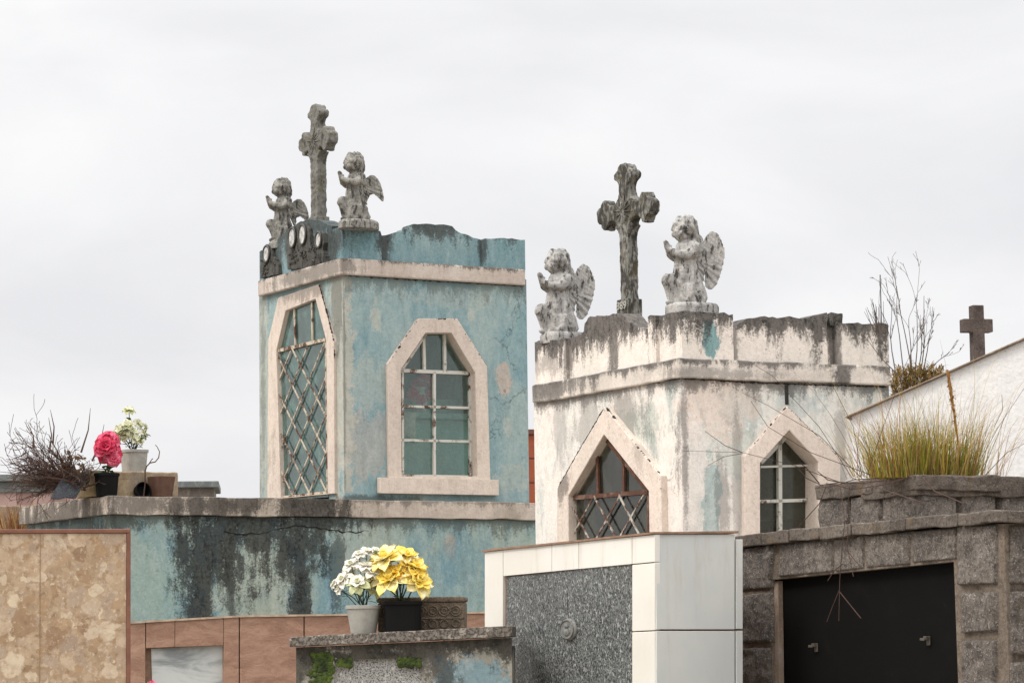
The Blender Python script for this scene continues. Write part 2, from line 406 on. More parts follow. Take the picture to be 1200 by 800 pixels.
# pixel outlines
wR_in = [(471, 558), (470, 433), (499, 390), (529, 390), (557, 437), (560, 558)]
wR_out = [(456, 563), (454, 426), (490, 373), (536, 373), (571, 429), (575, 563)]
dL_in = [(329, 583), (323.5, 411), (334.5, 364), (369.5, 350), (382, 398), (384, 578)]
dL_out = [(313, 585), (314, 399), (326, 349), (373, 333), (391, 400), (392, 578)]
def inset(poly, s):
    c = Vector((sum(p[0] for p in poly)/len(poly), sum(p[1] for p in poly)/len(poly)))
    return [tuple(c+(Vector(p)-c)*s) for p in poly]
hR = inset([T.R(*p) for p in wR_in], 1.06); hL = inset([T.L(*p) for p in dL_in], 1.05)
stc = lambda px, py, side='R': tuple(T.PR(px, py) if side == 'R' else T.PL(px, py))
m_tealwall = plaster('teal_plaster', TEAL, TEAL2, flake=C(196, 182, 166), famt=-.01, pale=C(164, 182, 178), pamt=-.06, alt2=C(116, 149, 158),
    patches=((stc(440, 372), (.05, .3, .16), PALE, .8), (stc(552, 370), (.04, .3, .07), PALE, .8), (stc(590, 445), (.08, .3, .16), PINKP, .8), (stc(595, 500), (.05, .3, .1), PALE, .5), (stc(430, 450), (.25, .3, .25), PALE, .45), (stc(430, 520), (.3, .3, .3), PINKP, .4), (stc(530, 350), (.5, .3, .1), PALE, .35), (stc(600, 560), (.2, .3, .15), PALE, .5),
        (stc(398, 440, 'L'), (.12, .22, 1.4), C(186, 182, 168), .75), (stc(308, 450, 'L'), (.12, .15, 1.4), C(178, 178, 166), .7)),
    edges=((zc0+.02, .35, .45),), spots=((stc(394, 345, 'L'), (.08, .14, .45), .55), (stc(308, 450, 'L'), (.1, .06, .9), .4), (stc(430, 585), (.5, .2, .05), .7), (stc(403, 450), (.02, .02, 1.2), .5)), seed=2, crack=.7)
m_teal_in = plaster('teal_inner_plaster', C(132, 176, 168), C(150, 182, 172), seed=5)
shell(T, xR, yL, zc0+.05, [hR], [hL], .13, m_tealwall, teal, z0=zb-.25, light_opening=True)
# inner room: lining, floor and ceiling
bm = bmesh.new(); box(bm, .14, xR-.14, .14, yL-.14, zc0-.1, zc0-.05); link('ceiling', bm, m_teal_in, teal)
bm = bmesh.new(); box(bm, .14, xR-.14, .14, yL-.14, zb-.2, zb-.1); link('inner_floor', bm, m_teal_in, teal)
# pale repaired patches on the front plaster are in the material; cornice band
m_cornice = plaster('cream_cornice_plaster', C(206, 194, 182), C(190, 176, 164), gen=.08, pale=C(216, 206, 194), pamt=.0, edges=((zc1+.02, .10, .9),), spots=(((-.05, .5, zc0+.07), (.3, 1.0, .10), .6),), streak=1, seed=1, crack=.6)
bm = bmesh.new(); pr = .045
X1 = T.R(616, 320, -pr)[0]; Y1 = T.L(302, 335, -pr)[0]; e_ = .10
outer = [(-pr, -pr), (X1, -pr), (X1, Y1), (-pr, Y1)]
inn = [(.1, .1), (.1, Y1-.15), (X1-.15, Y1-.15), (X1-.15, .1)]
zc1 = T.R(403, 302, -pr)[1]; zc0b = T.R(403, 321.5, -pr)[1]
extrude(bm, [outer, inn], fZ, zc0b, zc1)
link('cornice', bm, m_cornice, teal, bevel=.012)
bm = bmesh.new(); box(bm, .05, xR-.05, .05, yL-.05, zc1-.1, zc1-.02); link('roof', bm, plaster('roof_render', C(110, 108, 100), C(80, 78, 72), gen=.3), teal)
# parapet
m_tealpar = plaster('teal_parapet_plaster', C(112, 144, 150), C(132, 156, 158), flake=C(150, 160, 152), famt=-.03, alt2=C(116, 140, 144), pale=C(146, 168, 166), pamt=-.02,
    edges=((T.R(480, 262)[1]+.03, .3, .9), (-9, .03, .7)), spots=((tuple(T.PR(450, 282)), (.09, .2, .2), .95), (tuple(T.PR(566, 285)), (.05, .2, .16), .85), (tuple(T.PL(385, 285)), (.2, .4, .2), .95), (tuple(T.PL(345, 285)), (.2, .6, .22), .9), (tuple(T.PL(318, 300)), (.2, .4, .2), .85), (tuple(T.PR(500, 262)), (.35, .2, .05), .9)), seed=8)
zb_ = zc1-.005
def topR(f, pts, s=0.0): return [f.R(*p, s) for p in pts]
bm = bmesh.new()
A = topR(T, [(447.5, 276), (453.5, 275.5), (466, 271.5), (478, 268), (480, 264), (485, 262.3), (500, 262), (515, 263), (530, 265), (534, 269.5), (536, 271), (550, 276), (564, 281)], .02)
poly = [(A[0][0]-.05, zb_)]+[(A[0][0]-.05, A[0][1])]+A+[(A[-1][0]+.05, A[-1][1]), (A[-1][0]+.05, zb_)]
extrude(bm, [jag(poly, .008, .035, 3, sel=range(1, len(poly)-2))], fR, .02, .15)
B = topR(T, [(403, 265), (420, 265.5), (437, 267), (446, 271), (447.5, 276)])
poly = [(0, zb_)]+[(0, B[0][1])]+B[1:]+[(B[-1][0], zb_)]
extrude(bm, [jag(poly, .006, .04, 4, sel=range(1, len(poly)-2))], fR, 0, .24)
B = topR(T, [(565, 281), (568, 279.5), (590, 279), (604, 280.5), (614.5, 281)])
poly = [(B[0][0], zb_)]+B+[(B[-1][0], zb_)]
extrude(bm, [jag(poly, .006, .04, 5, sel=range(0, len(poly)-2))], fR, -.012, .24)
# left face raised pediment
A = [T.L(*p, .015) for p in [(403, 265), (392, 263.5), (380, 262), (376, 258.5), (362, 257), (350, 260.5), (340, 267), (331, 276), (322, 283), (314, 290), (304, 295)]]
A = [(max(a, .245), b) for a, b in A]
poly = A+[(A[-1][0], zb_), (.245, zb_)]
extrude(bm, [jag(poly, .008, .035, 6, sel=range(0, len(A)-1))], fL, .015, .17)
# rear and far walls of parapet
box(bm, A[0][0]+.2, A[0][0]+.3, 0, .01, zb_, zb_+.01)
box(bm, xR-.14, xR-.005, .245, yL-.01, zb_, zb_+.2); box(bm, .175, xR-.145, yL-.15, yL-.01, zb_, zb_+.2)
link('parapet', bm, m_tealpar, teal, bevel=.008)
# dark relief garland with oval portraits on the door-side parapet
m_relief = statue_mat('blackened_relief', C(92, 90, 84), C(28, 27, 26), seed=13, amt=.04)
bm = bmesh.new()
def reliefpoly(pts, s, t): extrude(bm, [jag([T.L(*p, s) for p in pts], .006, .05, 7)], fL, s, s+t)
reliefpoly([(337, 316), (336, 290), (338, 275), (343, 266), (350, 263), (357, 261), (362, 268), (364, 285), (368, 297), (372, 301), (382, 300), (383, 306), (372, 309), (355, 314)], -.02, .034)
reliefpoly([(305, 326), (305, 312), (309, 300), (309, 291), (312, 286), (317, 288), (320, 300), (326, 310), (327, 321)], -.02, .034)
reliefpoly([(369, 288), (370, 276), (374, 271), (378, 273), (380, 284), (378, 293), (382, 300), (372, 301)], -.022, .036)
for k in range(44):   # curled leaves and scrolls of the garland
    rgt = k < 32
    cx_, cy_ = (rnd.uniform(340, 372), rnd.uniform(290, 309)) if rgt else (rnd.uniform(307, 322), rnd.uniform(306, 321))
    a0_ = rnd.uniform(0, 6.3); rs_ = rnd.uniform(1.2, 3.2); sg = rnd.choice((-1, 1))
    pts = [T.PL(cx_+rs_*(1-t/11)*math.cos(a0_+sg*t*.5)*.6, cy_+rs_*(1-t/11)*math.sin(a0_+sg*t*.5)*1.2, -.018-.008*rnd.random()) for t in range(9)]
    tube(bm, pts, [.011*(1-t/12) for t in range(9)], 6)
rel = link('relief_garland', bm, m_relief, teal, bevel=.006)
m_photo = plain('faded_ceramic_portrait', C(206, 204, 198), .4, .6, 0, 22)
m_oframe = plain('oval_frame', C(70, 68, 64), .5)
for (px, py, rx, ry) in ((342.7, 278.5, 4.0, 11.5), (354.8, 275, 4.0, 11.5), (373.6, 281, 3.4, 9.0), (312.6, 297.5, 3.6, 9.5)):
    c_ = T.PL(px, py, -.026); a_ = abs(T.L(px+rx, py, -.026)[0]-c_.y); b_ = abs(T.L(px, py+ry, -.026)[1]-c_.z)
    bm = bmesh.new(); n_ = 28
    ring = [(c_.y+a_*math.cos(2*math.pi*k/n_), c_.z+b_*math.sin(2*math.pi*k/n_)) for k in range(n_)]
    pts = [Vector((-.032, *p)) for p in ring]+[Vector((-.032, *ring[0]))]
    tube(bm, pts, .010, 6, False)
    pf = link('portrait_frame', bm, m_oframe, teal, True)
    bm = bmesh.new(); extrude(bm, [inset(ring, .97)], fL, -.032, -.02)
    link('portrait', bm, m_photo, pf)
# window
m_trim = plaster('window_trim_plaster', C(216, 201, 186), C(204, 189, 176), pale=C(226, 214, 202), pamt=0, gen=.0, seed=4, spots=(((-.05, .7, T.L(350, 340)[1]), (.3, .7, .12), .55), ((-.05, T.L(320, 540)[0], T.L(320, 540)[1]), (.2, .12, .3), .35)))
ws = surround(T, 'R', wR_out, wR_in, .13, .035, m_trim, teal, seed=1)
bm = bmesh.new()
p = [T.R(*q_, -.06) for q_ in ((445, 559), (585, 560), (585, 580.5), (445, 577.5))]
zt_, zb2 = p[0][1], p[3][1]
extrude(bm, [[(p[0][0], zb2), (p[1][0], zb2), (p[1][0], zt_), (p[0][0], zt_)]], fR, -.06, -.002)
link('window_sill', bm, m_trim, ws, bevel=.008)
g_ = .085
m_glass_t = glass('dirty_window_glass', (.88, .96, .93, 1), .02, .16, dirtc=(120, 156, 146))
bm = bmesh.new(); extrude(bm, [inset([T.R(*q_, g_) for q_ in wR_in], 1.03)], fR, g_, g_+.004)
win = link('window', bm, m_glass_t, teal)
bm = bmesh.new()
def barR(a, b, wpx=.022, y=g_-.012, f=T): bar(bm, f.PR(*a, y), f.PR(*b, y), .03, wpx, Vector((0, 1, 0)))
wi = wR_in
for a, b, w_ in (((466, 434), (556, 437.5), .03), ((467, 476), (559, 478), .022), ((468, 515.5), (561, 517.5), .022), ((468, 557.5), (561, 559), .03),
               ((508.5, 435), (508.5, 559), .024), ((496, 392), (497, 434), .024), ((520.5, 390), (521, 434), .024), ((471, 434), (471.5, 559), .02), ((550, 437), (551, 559), .02), ((557.5, 437), (558, 559), .02),
               ((471, 433), (499, 391), .02), ((530, 391), (557, 437), .02)): barR(a, b, w_)
link('window_bars', bm, m_white_paint, win)
# door
ds = surround(T, 'L', dL_out, dL_in, .14, .028, m_trim, teal, name='door_surround')
m_glass_d = glass('grey_door_glass', (.72, .84, .80, 1), .05, .55, dirtc=(122, 152, 146))
dd = .014
bm = bmesh.new(); extrude(bm, [inset([T.L(*q_, dd) for q_ in dL_in], 1.03)], fL, dd, dd+.004)
door = link('door', bm, m_glass_d, teal)
bm = bmesh.new()
def barL(f, a, b, w_=.02, x=.06, dp=.012): bar(bm, f.PL(*a, x), f.PL(*b, x), dp, w_, Vector((1, 0, 0)))
barL(T, (324, 411.5), (382.5, 397.5), .03, -.004, .016)
barL(T, (345, 361), (346.5, 406), .022, .004); barL(T, (365.5, 354), (366.5, 402), .022, .004)
barL(T, (334.5, 366), (327, 408), .025, .004); barL(T, (330, 583), (384, 577), .03, .0)
barL(T, (326, 412), (331, 582), .028, .0); barL(T, (382, 399), (384, 577), .02, .002)
link('door_frame_bars', bm, m_grille, door)
bm = bmesh.new()
# diagonals of the lattice, clipped to the door opening (in pixel space of the door plane)
def clipseg(a, b, poly):
    ts = []
    for i in range(len(poly)):
        p, q_ = Vector(poly[i]), Vector(poly[(i+1) % len(poly)])
        r1 = Vector(b)-Vector(a); r2 = q_-p; den = r1.x*r2.y-r1.y*r2.x
        if abs(den) < 1e-9: continue
        t = ((p.x-a[0])*r2.y-(p.y-a[1])*r2.x)/den; u = ((p.x-a[0])*r1.y-(p.y-a[1])*r1.x)/den
        if 0 <= u <= 1: ts.append(t)
    ts = sorted(ts)
    if len(ts) < 2: return None
    t0, t1 = max(0, ts[0]), min(1, ts[-1])
    if t1-t0 < .02: return None
    A_, B_ = Vector(a), Vector(b); return tuple(A_.lerp(B_, t0)), tuple(A_.lerp(B_, t1))
lat = [T.L(*p, .0) for p in ((324, 412), (382, 398), (384, 577), (330, 583))]
ya, yb = lat[0][0], lat[1][0]; W_ = abs(ya-yb); ztop_ = max(p[1] for p in lat); pitch_u = W_/3.0
dz = (T.L(350, 412)[1]-T.L(350, 455)[1])
slope = dz/pitch_u
for k in range(-1, 14):
    z_s = ztop_ - k*dz
    for sgn, xx in ((1, -.012), (-1, -.003)):
        a = (ya+.3, z_s+ .3*slope*sgn*1.0); b = (ya-W_-.3, z_s-(W_+.3)*slope*sgn)
        s_ = clipseg(a, b, lat)
        if s_: bar(bm, Vector((xx, *s_[0])), Vector((xx, *s_[1])), .007, .0145, Vector((1, 0, 0)))
link('lattice_grille', bm, m_grille, door)
# interior altar seen through the window
bm = bmesh.new(); ay = .55; za_ = T.R(520, 484, ay)[1]
box(bm, .5, xR-.15, ay+.08, yL-.16, zb-.1, za_-.055); box(bm, .42, xR-.14, ay, yL-.15, za_-.05, za_)
box(bm, .9, xR-.15, ay+.35, yL-.16, za_+.003, za_+.16)
alt_ = link('altar', bm, m_teal_in, teal, bevel=.01)
bm = bmesh.new(); N1 = 24; V_ = []
for i in range(N1+1):
    u = i/N1; x_ = .43+.55*u; zl_c = za_-.20-.05*abs(math.sin(u*15)); V_.append([bm.verts.new((x_, ay-.012-.012*math.sin(u*30)*w_, za_*(1-w_)+zl_c*w_)) for w_ in (0, .5, 1)])
for i in range(N1):
    for j in range(2): bm.faces.new([V_[i][j], V_[i+1][j], V_[i+1][j+1], V_[i][j+1]])
cl_ = link('altar_cloth', bm, plain('old_lace_cloth', C(196, 194, 182), .9, .3), alt_, True); sm_ = cl_.modifiers.new('s', 'SOLIDIFY'); sm_.thickness = .003

# base tier (ledge and lower walls)
pb = .16; Xb0 = T.R(125, 590, -pb)[0]; Xb1 = T.R(632, 600, -pb)[0]
# left end is a receding face
zl1 = T.R(385, 584.5, -pb)[1]; zl0 = T.R(385, 605.5, -pb)[1]
dq = ray(24, 604); # far left corner on plane x = Xb0
Yb1 = T.L(24, 604, Xb0)[0]; yBack = max(Yb1, yL+.15)
m_ledge = plaster('ledge_plaster', C(196, 182, 168), C(160, 148, 134), pale=C(206, 198, 186), pamt=.02,
    edges=((zl1+.02, .12, .6),), spots=((tuple(T.PR(365, 592, -pb)), (.45, .35, .3), 1.0), (tuple(T.PR(255, 592, -pb)), (.65, .3, .14), .9), (tuple(T.PR(165, 592, -pb)), (.4, .3, .1), .7), ((Xb0, .8, zl0), (.25, 1.4, .3), .85)), seed=6, crack=.8)
bm = bmesh.new(); rr = random.Random(3)
hexa(bm, bx8(Xb0-.0, Xb1, -pb, yBack, zl0, zl1), (60, 20, 3), .010, 4, 1)
link('base_ledge', bm, m_ledge, teal, bevel=.006)
bm = bmesh.new(); box(bm, Xb0+.05, Xb1, -pb+.04, yBack-.05, 0, zl0-.004)
bs = lambda px, py: tuple(T.PR(px, py, -pb+.04))
m_tealbase = plaster('teal_base_plaster', C(124, 154, 158), C(156, 170, 160), flake=C(186, 180, 166), famt=.0, pale=C(156, 176, 170), pamt=-.02, alt2=C(104, 142, 158), patches=((bs(290, 690), (.5, .3, .5), C(170, 176, 160), .6), (bs(178, 690), (.3, .3, .4), C(150, 170, 160), .6), (bs(430, 640), (.3, .3, .3), C(164, 172, 160), .6), (bs(528, 640), (.06, .3, .12), C(164, 148, 134), .6), (bs(540, 660), (.3, .3, .2), C(108, 144, 156), .4)),
    edges=((zl0+.01, .25, .6),), grime=C(30, 30, 29),
    spots=((bs(248, 650), (.42, .3, .50), 1.0), (bs(235, 690), (.22, .3, .6), 1.0), (bs(300, 625), (.7, .3, .22), .95), (bs(345, 640), (.42, .3, .35), 1.0), (bs(352, 690), (.14, .3, .6), 1.0), (bs(395, 660), (.1, .3, .5), .7), (bs(270, 680), (.06, .3, .5), .8), (bs(300, 612), (1.0, .3, .15), 1.0), (bs(380, 612), (.55, .3, .14), .95), (bs(140, 610), (.3, .3, .1), .8), ((Xb0+.05, .7, zl0-.1), (.2, 1.2, .22), .9)), seed=11, crack=1)
link('base_wall', bm, m_tealbase, teal)
# raised crack ridge on base wall
bm = bmesh.new(); pts = []; r = random.Random(5)
for i in range(34):
    t = i/33; pts.append(T.PR(262+170*t, 622+4*math.sin(t*9)-3*t+r.uniform(-1.2, 1.2), -pb+.042))
tube(bm, pts, [.003+.006*r.random() for _ in pts], 4)
link('wall_crack', bm, plain('crack_dark', C(24, 22, 20), .95), teal)
# small hinge blocks at the far left of the wall
bm = bmesh.new()
for (a, b, c_, d) in ((299.5, 303.5, 528, 575), (297, 303, 570, 583)):
    p0 = T.PL(a, c_, .1); p1 = T.PL(303, d, .1); box(bm, .11, .14, yL+.002, yL+.05, p1.z, p0.z)
link('rear_bracket', bm, plain('grey_bracket', C(96, 100, 100)), teal, bevel=.004)

# ================================================================== CREAM MAUSOLEUM
K = Frame(798.5, 18.5, 27, 520)
crm = K.root('mausoleum')
tag(crm, 'cream mausoleum with blackened plaster, pointed arch windows and broken parapet', 'mausoleum', 'small painted mausoleums with angels')
kx = K.R(1042, 465)[0]; ky = K.L(626.5, 540)[0]
kz0 = K.R(803, 442)[1]; kz1 = K.R(803, 419)[1]
lin_ = [(666, 640), (666, 580.6), (707.5, 509), (760, 575), (761, 640)]
lout = [(652, 645), (653, 572), (709, 477), (774, 557), (776, 645)]
rin = [(891, 640), (891, 542), (925, 504), (959, 541), (959, 640)]
rout = [(873, 645), (872.5, 534), (922.5, 475.5), (985, 536), (985, 645)]
hR2 = inset([K.R(*p) for p in rin], 1.08); hL2 = inset([K.L(*p) for p in lin_], 1.08)
kR = lambda px, py: tuple(K.PR(px, py)); kL = lambda px, py: tuple(K.PL(px, py))
m_cream = plaster('cream_wall_plaster', C(238, 228, 218), C(228, 224, 215), flake=C(216, 216, 206), famt=.02, pale=C(232, 222, 210), pamt=.02, alt2=C(176, 188, 182), patches=((kR(870, 480), (.2, .2, .2), C(170, 188, 186), .6), (kR(835, 590), (.08, .2, .4), C(160, 184, 182), .7), (kR(940, 470), (.25, .2, .12), C(176, 190, 188), .5), (kR(870, 530), (.3, .2, .2), C(180, 192, 184), .45), (kL(745, 500), (.2, .4, .15), C(178, 188, 176), .5), (kR(845, 470), (.3, .2, .3), C(232, 208, 190), .5)),
    edges=((kz0+.02, .22, .8),), spots=((kL(735, 490), (.2, .3, .35), .55), (kR(845, 585), (.06, .2, .35), .5), (kL(690, 500), (.2, .25, .25), .4), (kR(803, 540), (.035, .1, .6), .6), (kL(655, 500), (.2, .12, .3), .35), (kR(865, 560), (.05, .2, .5), .35), (kR(985, 520), (.05, .2, .5), .4)),
    seed=21, grime=C(56, 54, 53), crack=.7, gen=.05, mot=1.2)
shell(K, kx, ky, kz0+.05, [hR2], [hL2], .16, m_cream, crm, z0=0)
bm = bmesh.new(); box(bm, .17, kx-.17, .17, ky-.17, kz0-.1, kz0-.04)
link('ceiling', bm, m_dark, crm)
pk = .035
bm = bmesh.new(); kz1 = K.R(803, 419.5, -pk)[1]; kz0b = K.R(803, 442.5, -pk)[1]
X1 = K.R(1044, 440, -pk)[0]; Y1 = K.L(623.5, 460, -pk)[0]
m_kcorn = plaster('blackened_cornice_plaster', C(222, 212, 200), C(206, 196, 185), pale=C(216, 206, 194), pamt=-.03, edges=((kz1+.02, .14, .9),), gen=.12, grime=C(52, 50, 49),
    spots=(((-.03, ky-.25, kz1-.04), (.2, .8, .10), .8), (tuple(K.PR(985, 437, -pk)), (.1, .2, .2), .9), (tuple(K.PR(830, 437, -pk)), (.6, .2, .05), .5)), seed=23, crack=.8)
nseg = 40; r = random.Random(2)
hexa(bm, bx8(-pk, X1, -pk, .16, kz0b, kz1), (nseg, 3, 3), .008, 5, 2); hexa(bm, bx8(-pk, .16, .161, Y1, kz0b, kz1), (3, nseg, 3), .008, 5, 2)
box(bm, X1-.2, X1, .165, Y1, kz0b, kz1); box(bm, .165, X1-.205, Y1-.2, Y1, kz0b, kz1)
link('cornice', bm, m_kcorn, crm, bevel=.01)
bm = bmesh.new(); box(bm, .1, kx-.1, .1, ky-.1, kz1-.12, kz1-.02); link('roof', bm, bpy.data.materials['roof_render'], crm)
m_kpar = plaster('stained_parapet_plaster', C(236, 225, 214), C(226, 218, 206), flake=C(198, 184, 166), famt=-.01, pale=C(228, 218, 204), pamt=-.02, grime=C(46, 43, 41), patches=((kR(832, 397), (.07, .2, .12), C(104, 150, 152), .9),),
    edges=((K.R(803, 366)[1]+.02, .36, 1.0),), gen=.08,
    spots=((kL(716, 395), (.2, .12, .35), .85), (kL(665, 410), (.2, .06, .3), .8), (kR(862, 400), (.04, .2, .3), .7), (kR(981, 400), (.05, .2, .35), .8), (kL(640, 425), (.2, .3, .12), .5), (kL(760, 405), (.2, .04, .3), .6)), seed=25, crack=.8)
mm = M('dummy'); bpy.data.materials.remove(mm.m)
bm = bmesh.new(); zb_ = kz1-.006
def wallR(pts, s, t, seed, f=K, amp=.010):
    A = [f.R(*p, s) for p in pts]; poly = [(A[0][0], zb_)]+A+[(A[-1][0], zb_)]
    extrude(bm, [jag(poly, amp, .03, seed, sel=range(1, len(poly)-2))], fR, s, s+t)
def wallL(pts, s, t, seed, f=K, amp=.010, ymin=None):
    A = [f.L(*p, s) for p in pts]
    if ymin is not None: A = [(max(a, ymin), b) for a, b in A]
    poly = [(A[0][0], zb_)]+A+[(A[-1][0], zb_)]
    extrude(bm, [jag(poly, amp, .03, seed, sel=range(1, len(poly)-2))], fL, s, s+t)
wallR([(798.5, 364.5), (830, 366), (859, 368)], -.012, .3, 1)
wallR([(859.5, 384), (862, 381), (869, 377), (880, 372.5), (891, 370.8), (920, 371.8), (949, 371.8), (962, 368), (969, 366), (971, 371), (969, 378)], .015, .16, 2)
wallR([(968, 382), (976, 384), (983, 379)], .05, .1, 3)
wallR([(981, 377), (1000, 378.5), (1020, 379), (1041, 380)], -.008, .26, 4)
wallL([(798.5, 364.5), (780, 367), (759, 371)], -.012, .3, 5, ymin=.29)
wallL([(760, 386), (748, 384), (738, 378), (728, 367), (710, 369.5), (689, 372.5), (685, 379), (684, 388)], .015, .15, 6)
wallL([(684, 388), (676, 394), (662, 397.5)], .015, .15, 7)
wallL([(663, 396.5), (645, 398.5), (626.5, 401)], -.012, .28, 8)
box(bm, kx-.16, kx-.01, .26, ky-.01, zb_, zb_+.22); box(bm, .3, kx-.17, ky-.17, ky-.01, zb_, zb_+.22)
link('parapet', bm, m_kpar, crm, bevel=.01)
# broken rubble lump on parapet
bm = bmesh.new(); c0 = K.PR(975, 374, .07); hexa(bm, bx8(c0.x-.05, c0.x+.05, .02, .14, c0.z-.06, c0.z+.03), (5, 5, 4), .02, 9, 4)
link('broken_chunk', bm, bpy.data.materials['roof_render'], crm)
m_trim2 = plaster('arch_trim_plaster', C(228, 212, 198), C(218, 204, 190), pale=C(234, 222, 210), pamt=0, seed=31, grime=C(70, 64, 60), crack=.4,
    spots=((tuple(K.PL(660, 565, -.05)), (.2, .12, .16), .75), (tuple(K.PL(750, 522, -.05)), (.2, .12, .3), .3)))
s1 = surround(K, 'L', lout, lin_, .16, .05, m_trim2, crm)
s2 = surround(K, 'R', rout, rin, .15, .04, m_trim2, crm)
# slot above the apex
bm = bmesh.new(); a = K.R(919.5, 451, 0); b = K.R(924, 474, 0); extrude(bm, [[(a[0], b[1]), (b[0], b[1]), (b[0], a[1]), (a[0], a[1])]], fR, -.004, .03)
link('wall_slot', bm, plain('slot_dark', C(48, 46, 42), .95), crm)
m_gl2 = glass('dusty_arch_glass', (.62, .66, .60, 1), .01, .22, .1, dirtc=(112, 112, 98))
gx = .016; gr = .12
bm = bmesh.new(); extrude(bm, [inset([K.L(*q_, gx) for q_ in lin_], 1.05)], fL, gx, gx+.004); w1 = link('window', bm, m_gl2, crm)
bm = bmesh.new()
barL(K, (666, 583.5), (760, 576), .03, -.004, .016)
for a, b in (((700, 532), (701.5, 580)), ((731, 535), (731.5, 577)), ((668, 583), (668.5, 640)), ((760.5, 575), (760.5, 640)), ((667, 582), (707.5, 511)), ((707.5, 511), (760, 576))): barL(K, a, b, .028, .004, .016)
link('rusty_window_bars', bm, m_rust, w1)
bm = bmesh.new()
lat = [K.L(*p, .0) for p in ((667, 584), (760, 576), (760, 640), (668, 640))]
for i, (a, b) in enumerate((((667, 584), (712, 668)), ((698, 581), (743, 665)), ((727, 579), (766, 655)), ((757, 576), (712, 655)), ((728, 579), (683, 660)), ((697, 581), (652, 662)), ((760, 640), (752, 655)))):
    s_ = clipseg(K.L(*a, .0), K.L(*b, .0), lat)
    if s_: xx = -.014+.010*(i > 2); bar(bm, Vector((xx, *s_[0])), Vector((xx, *s_[1])), .007, .014, Vector((1, 0, 0)))
link('lattice_grille', bm, rust('flaking_grille_paint', C(186, 180, 168), .05, 12), w1)
bm = bmesh.new(); extrude(bm, [inset([K.R(*q_, gr) for q_ in rin], 1.08)], fR, gr, gr+.004); w2 = link('window', bm, m_gl2, crm)
bm = bmesh.new()
for a, b, w_ in (((913, 512), (913.5, 640), .028), ((888, 587.5), (952, 585.5), .022), ((950, 535), (950.5, 640), .04), ((890, 547), (952, 545), .014), ((891, 542), (925, 507), .025), ((925, 507), (955, 541), .025)): barR(a, b, w_, .10, K)
link('window_bars', bm, m_white_paint, w2)
# some interior: shelf and an end wall niche, wood shutter
bm = bmesh.new(); box(bm, .3, kx-.25, ky-.6, ky-.17, 1.6, kz0-1.1); box(bm, kx-.5, kx-.17, .4, ky-.7, 1.5, kz0-.9)
link('altar', bm, plain('brown_altar_boards', C(104, 84, 66), .8, .3), crm, bevel=.01)

# dark raised lines along the window surround edges and under the cornices
m_edge_line = plain('black_edge_line', C(52, 49, 46), .95, .3)
def edge_line(f, side, pts, s_, parent, seed, r0=.007):
    rr = random.Random(seed); bm = bmesh.new(); fn = f.PR if side == 'R' else f.PL; P_ = []
    for (a, b) in zip(pts, pts[1:]):
        n_ = max(3, int(math.hypot(b[0]-a[0], b[1]-a[1])/1.3))
        for i in range(n_): t = i/n_; P_.append(fn(a[0]+(b[0]-a[0])*t+rr.uniform(-.35, .35), a[1]+(b[1]-a[1])*t+rr.uniform(-.5, .5), s_+rr.uniform(-.002, .004)))
    w_ = [max(.0022, r0*(.35+.9*noise.noise(Vector((i*.23, seed, 0)))+rr.uniform(-.3, .5))) for i in range(len(P_))]
    tube(bm, P_, w_, 6); link('dark_edge_line', bm, m_edge_line, parent, True)
edge_line(K, 'L', [(711, 478), (740, 515), (774, 556), (775, 585)], -.042, s1, 1, .010)
edge_line(K, 'L', [(707, 479), (680, 525), (654, 571)], -.046, s1, 2, .006)
edge_line(K, 'R', [(921, 477), (897, 505), (873, 534), (873, 560)], -.034, s2, 3, .007)
edge_line(K, 'R', [(924, 478), (955, 508), (984, 536)], -.038, s2, 4, .004)
edge_line(T, 'R', [(454, 428), (472, 400), (490, 374), (534, 373.5), (552, 402), (571, 429)], -.031, ws, 5, .008)
edge_line(T, 'L', [(374, 334), (383, 365), (391, 399), (392, 420)], -.024, ds, 6, .012)
edge_line(K, 'L', [(797, 443.5), (740, 452), (690, 461), (627, 471)], -.004, s1, 7, .009)
edge_line(K, 'R', [(799, 443.5), (870, 447.5), (950, 450.5), (1040, 453)], -.004, s1, 8, .008)
edge_line(T, 'R', [(404, 322.5), (480, 327.5), (550, 331.5), (615, 335.5)], -.004, ws, 9, .009)

# ================================================================== STATUES
_SPH = {}
def ell(bm, c, r, rot=None, seg=16):
    if seg not in _SPH:
        vs_n = max(8, seg*2//3); V = [Vector((0, 0, 1))]; F = []
        for i in range(1, vs_n):
            a = math.pi*i/vs_n
            for k in range(seg): b = 2*math.pi*k/seg; V.append(Vector((math.sin(a)*math.cos(b), math.sin(a)*math.sin(b), math.cos(a))))
        V.append(Vector((0, 0, -1))); L_ = len(V)-1
        for k in range(seg):
            k2 = (k+1) % seg; F.append((0, 1+k, 1+k2)); q_ = 1+(vs_n-2)*seg; F.append((L_, q_+k2, q_+k))
            for i in range(vs_n-2): a0 = 1+i*seg; F.append((a0+k, a0+seg+k, a0+seg+k2, a0+k2))
        _SPH[seg] = (V, F)
    V, F = _SPH[seg]; c = Vector(c); out = []
    for v in V:
        p = Vector((v.x*r[0], v.y*r[1], v.z*r[2]))
        if rot is not None: p = rot @ p
        out.append(bm.verts.new(c+p))
    for f in F: bm.faces.new([out[i] for i in f])
def caps(bm, pts, rs):
    for i in range(len(pts)-1):
        a, b = Vector(pts[i]), Vector(pts[i+1]); n_ = max(2, int((b-a).length/(.35*min(rs[i], rs[i+1])))+1)
        for k in range(n_+1):
            t = k/n_; q_ = rs[i]*(1-t)+rs[i+1]*t; ell(bm, a.lerp(b, t), (q_, q_, q_), seg=12)
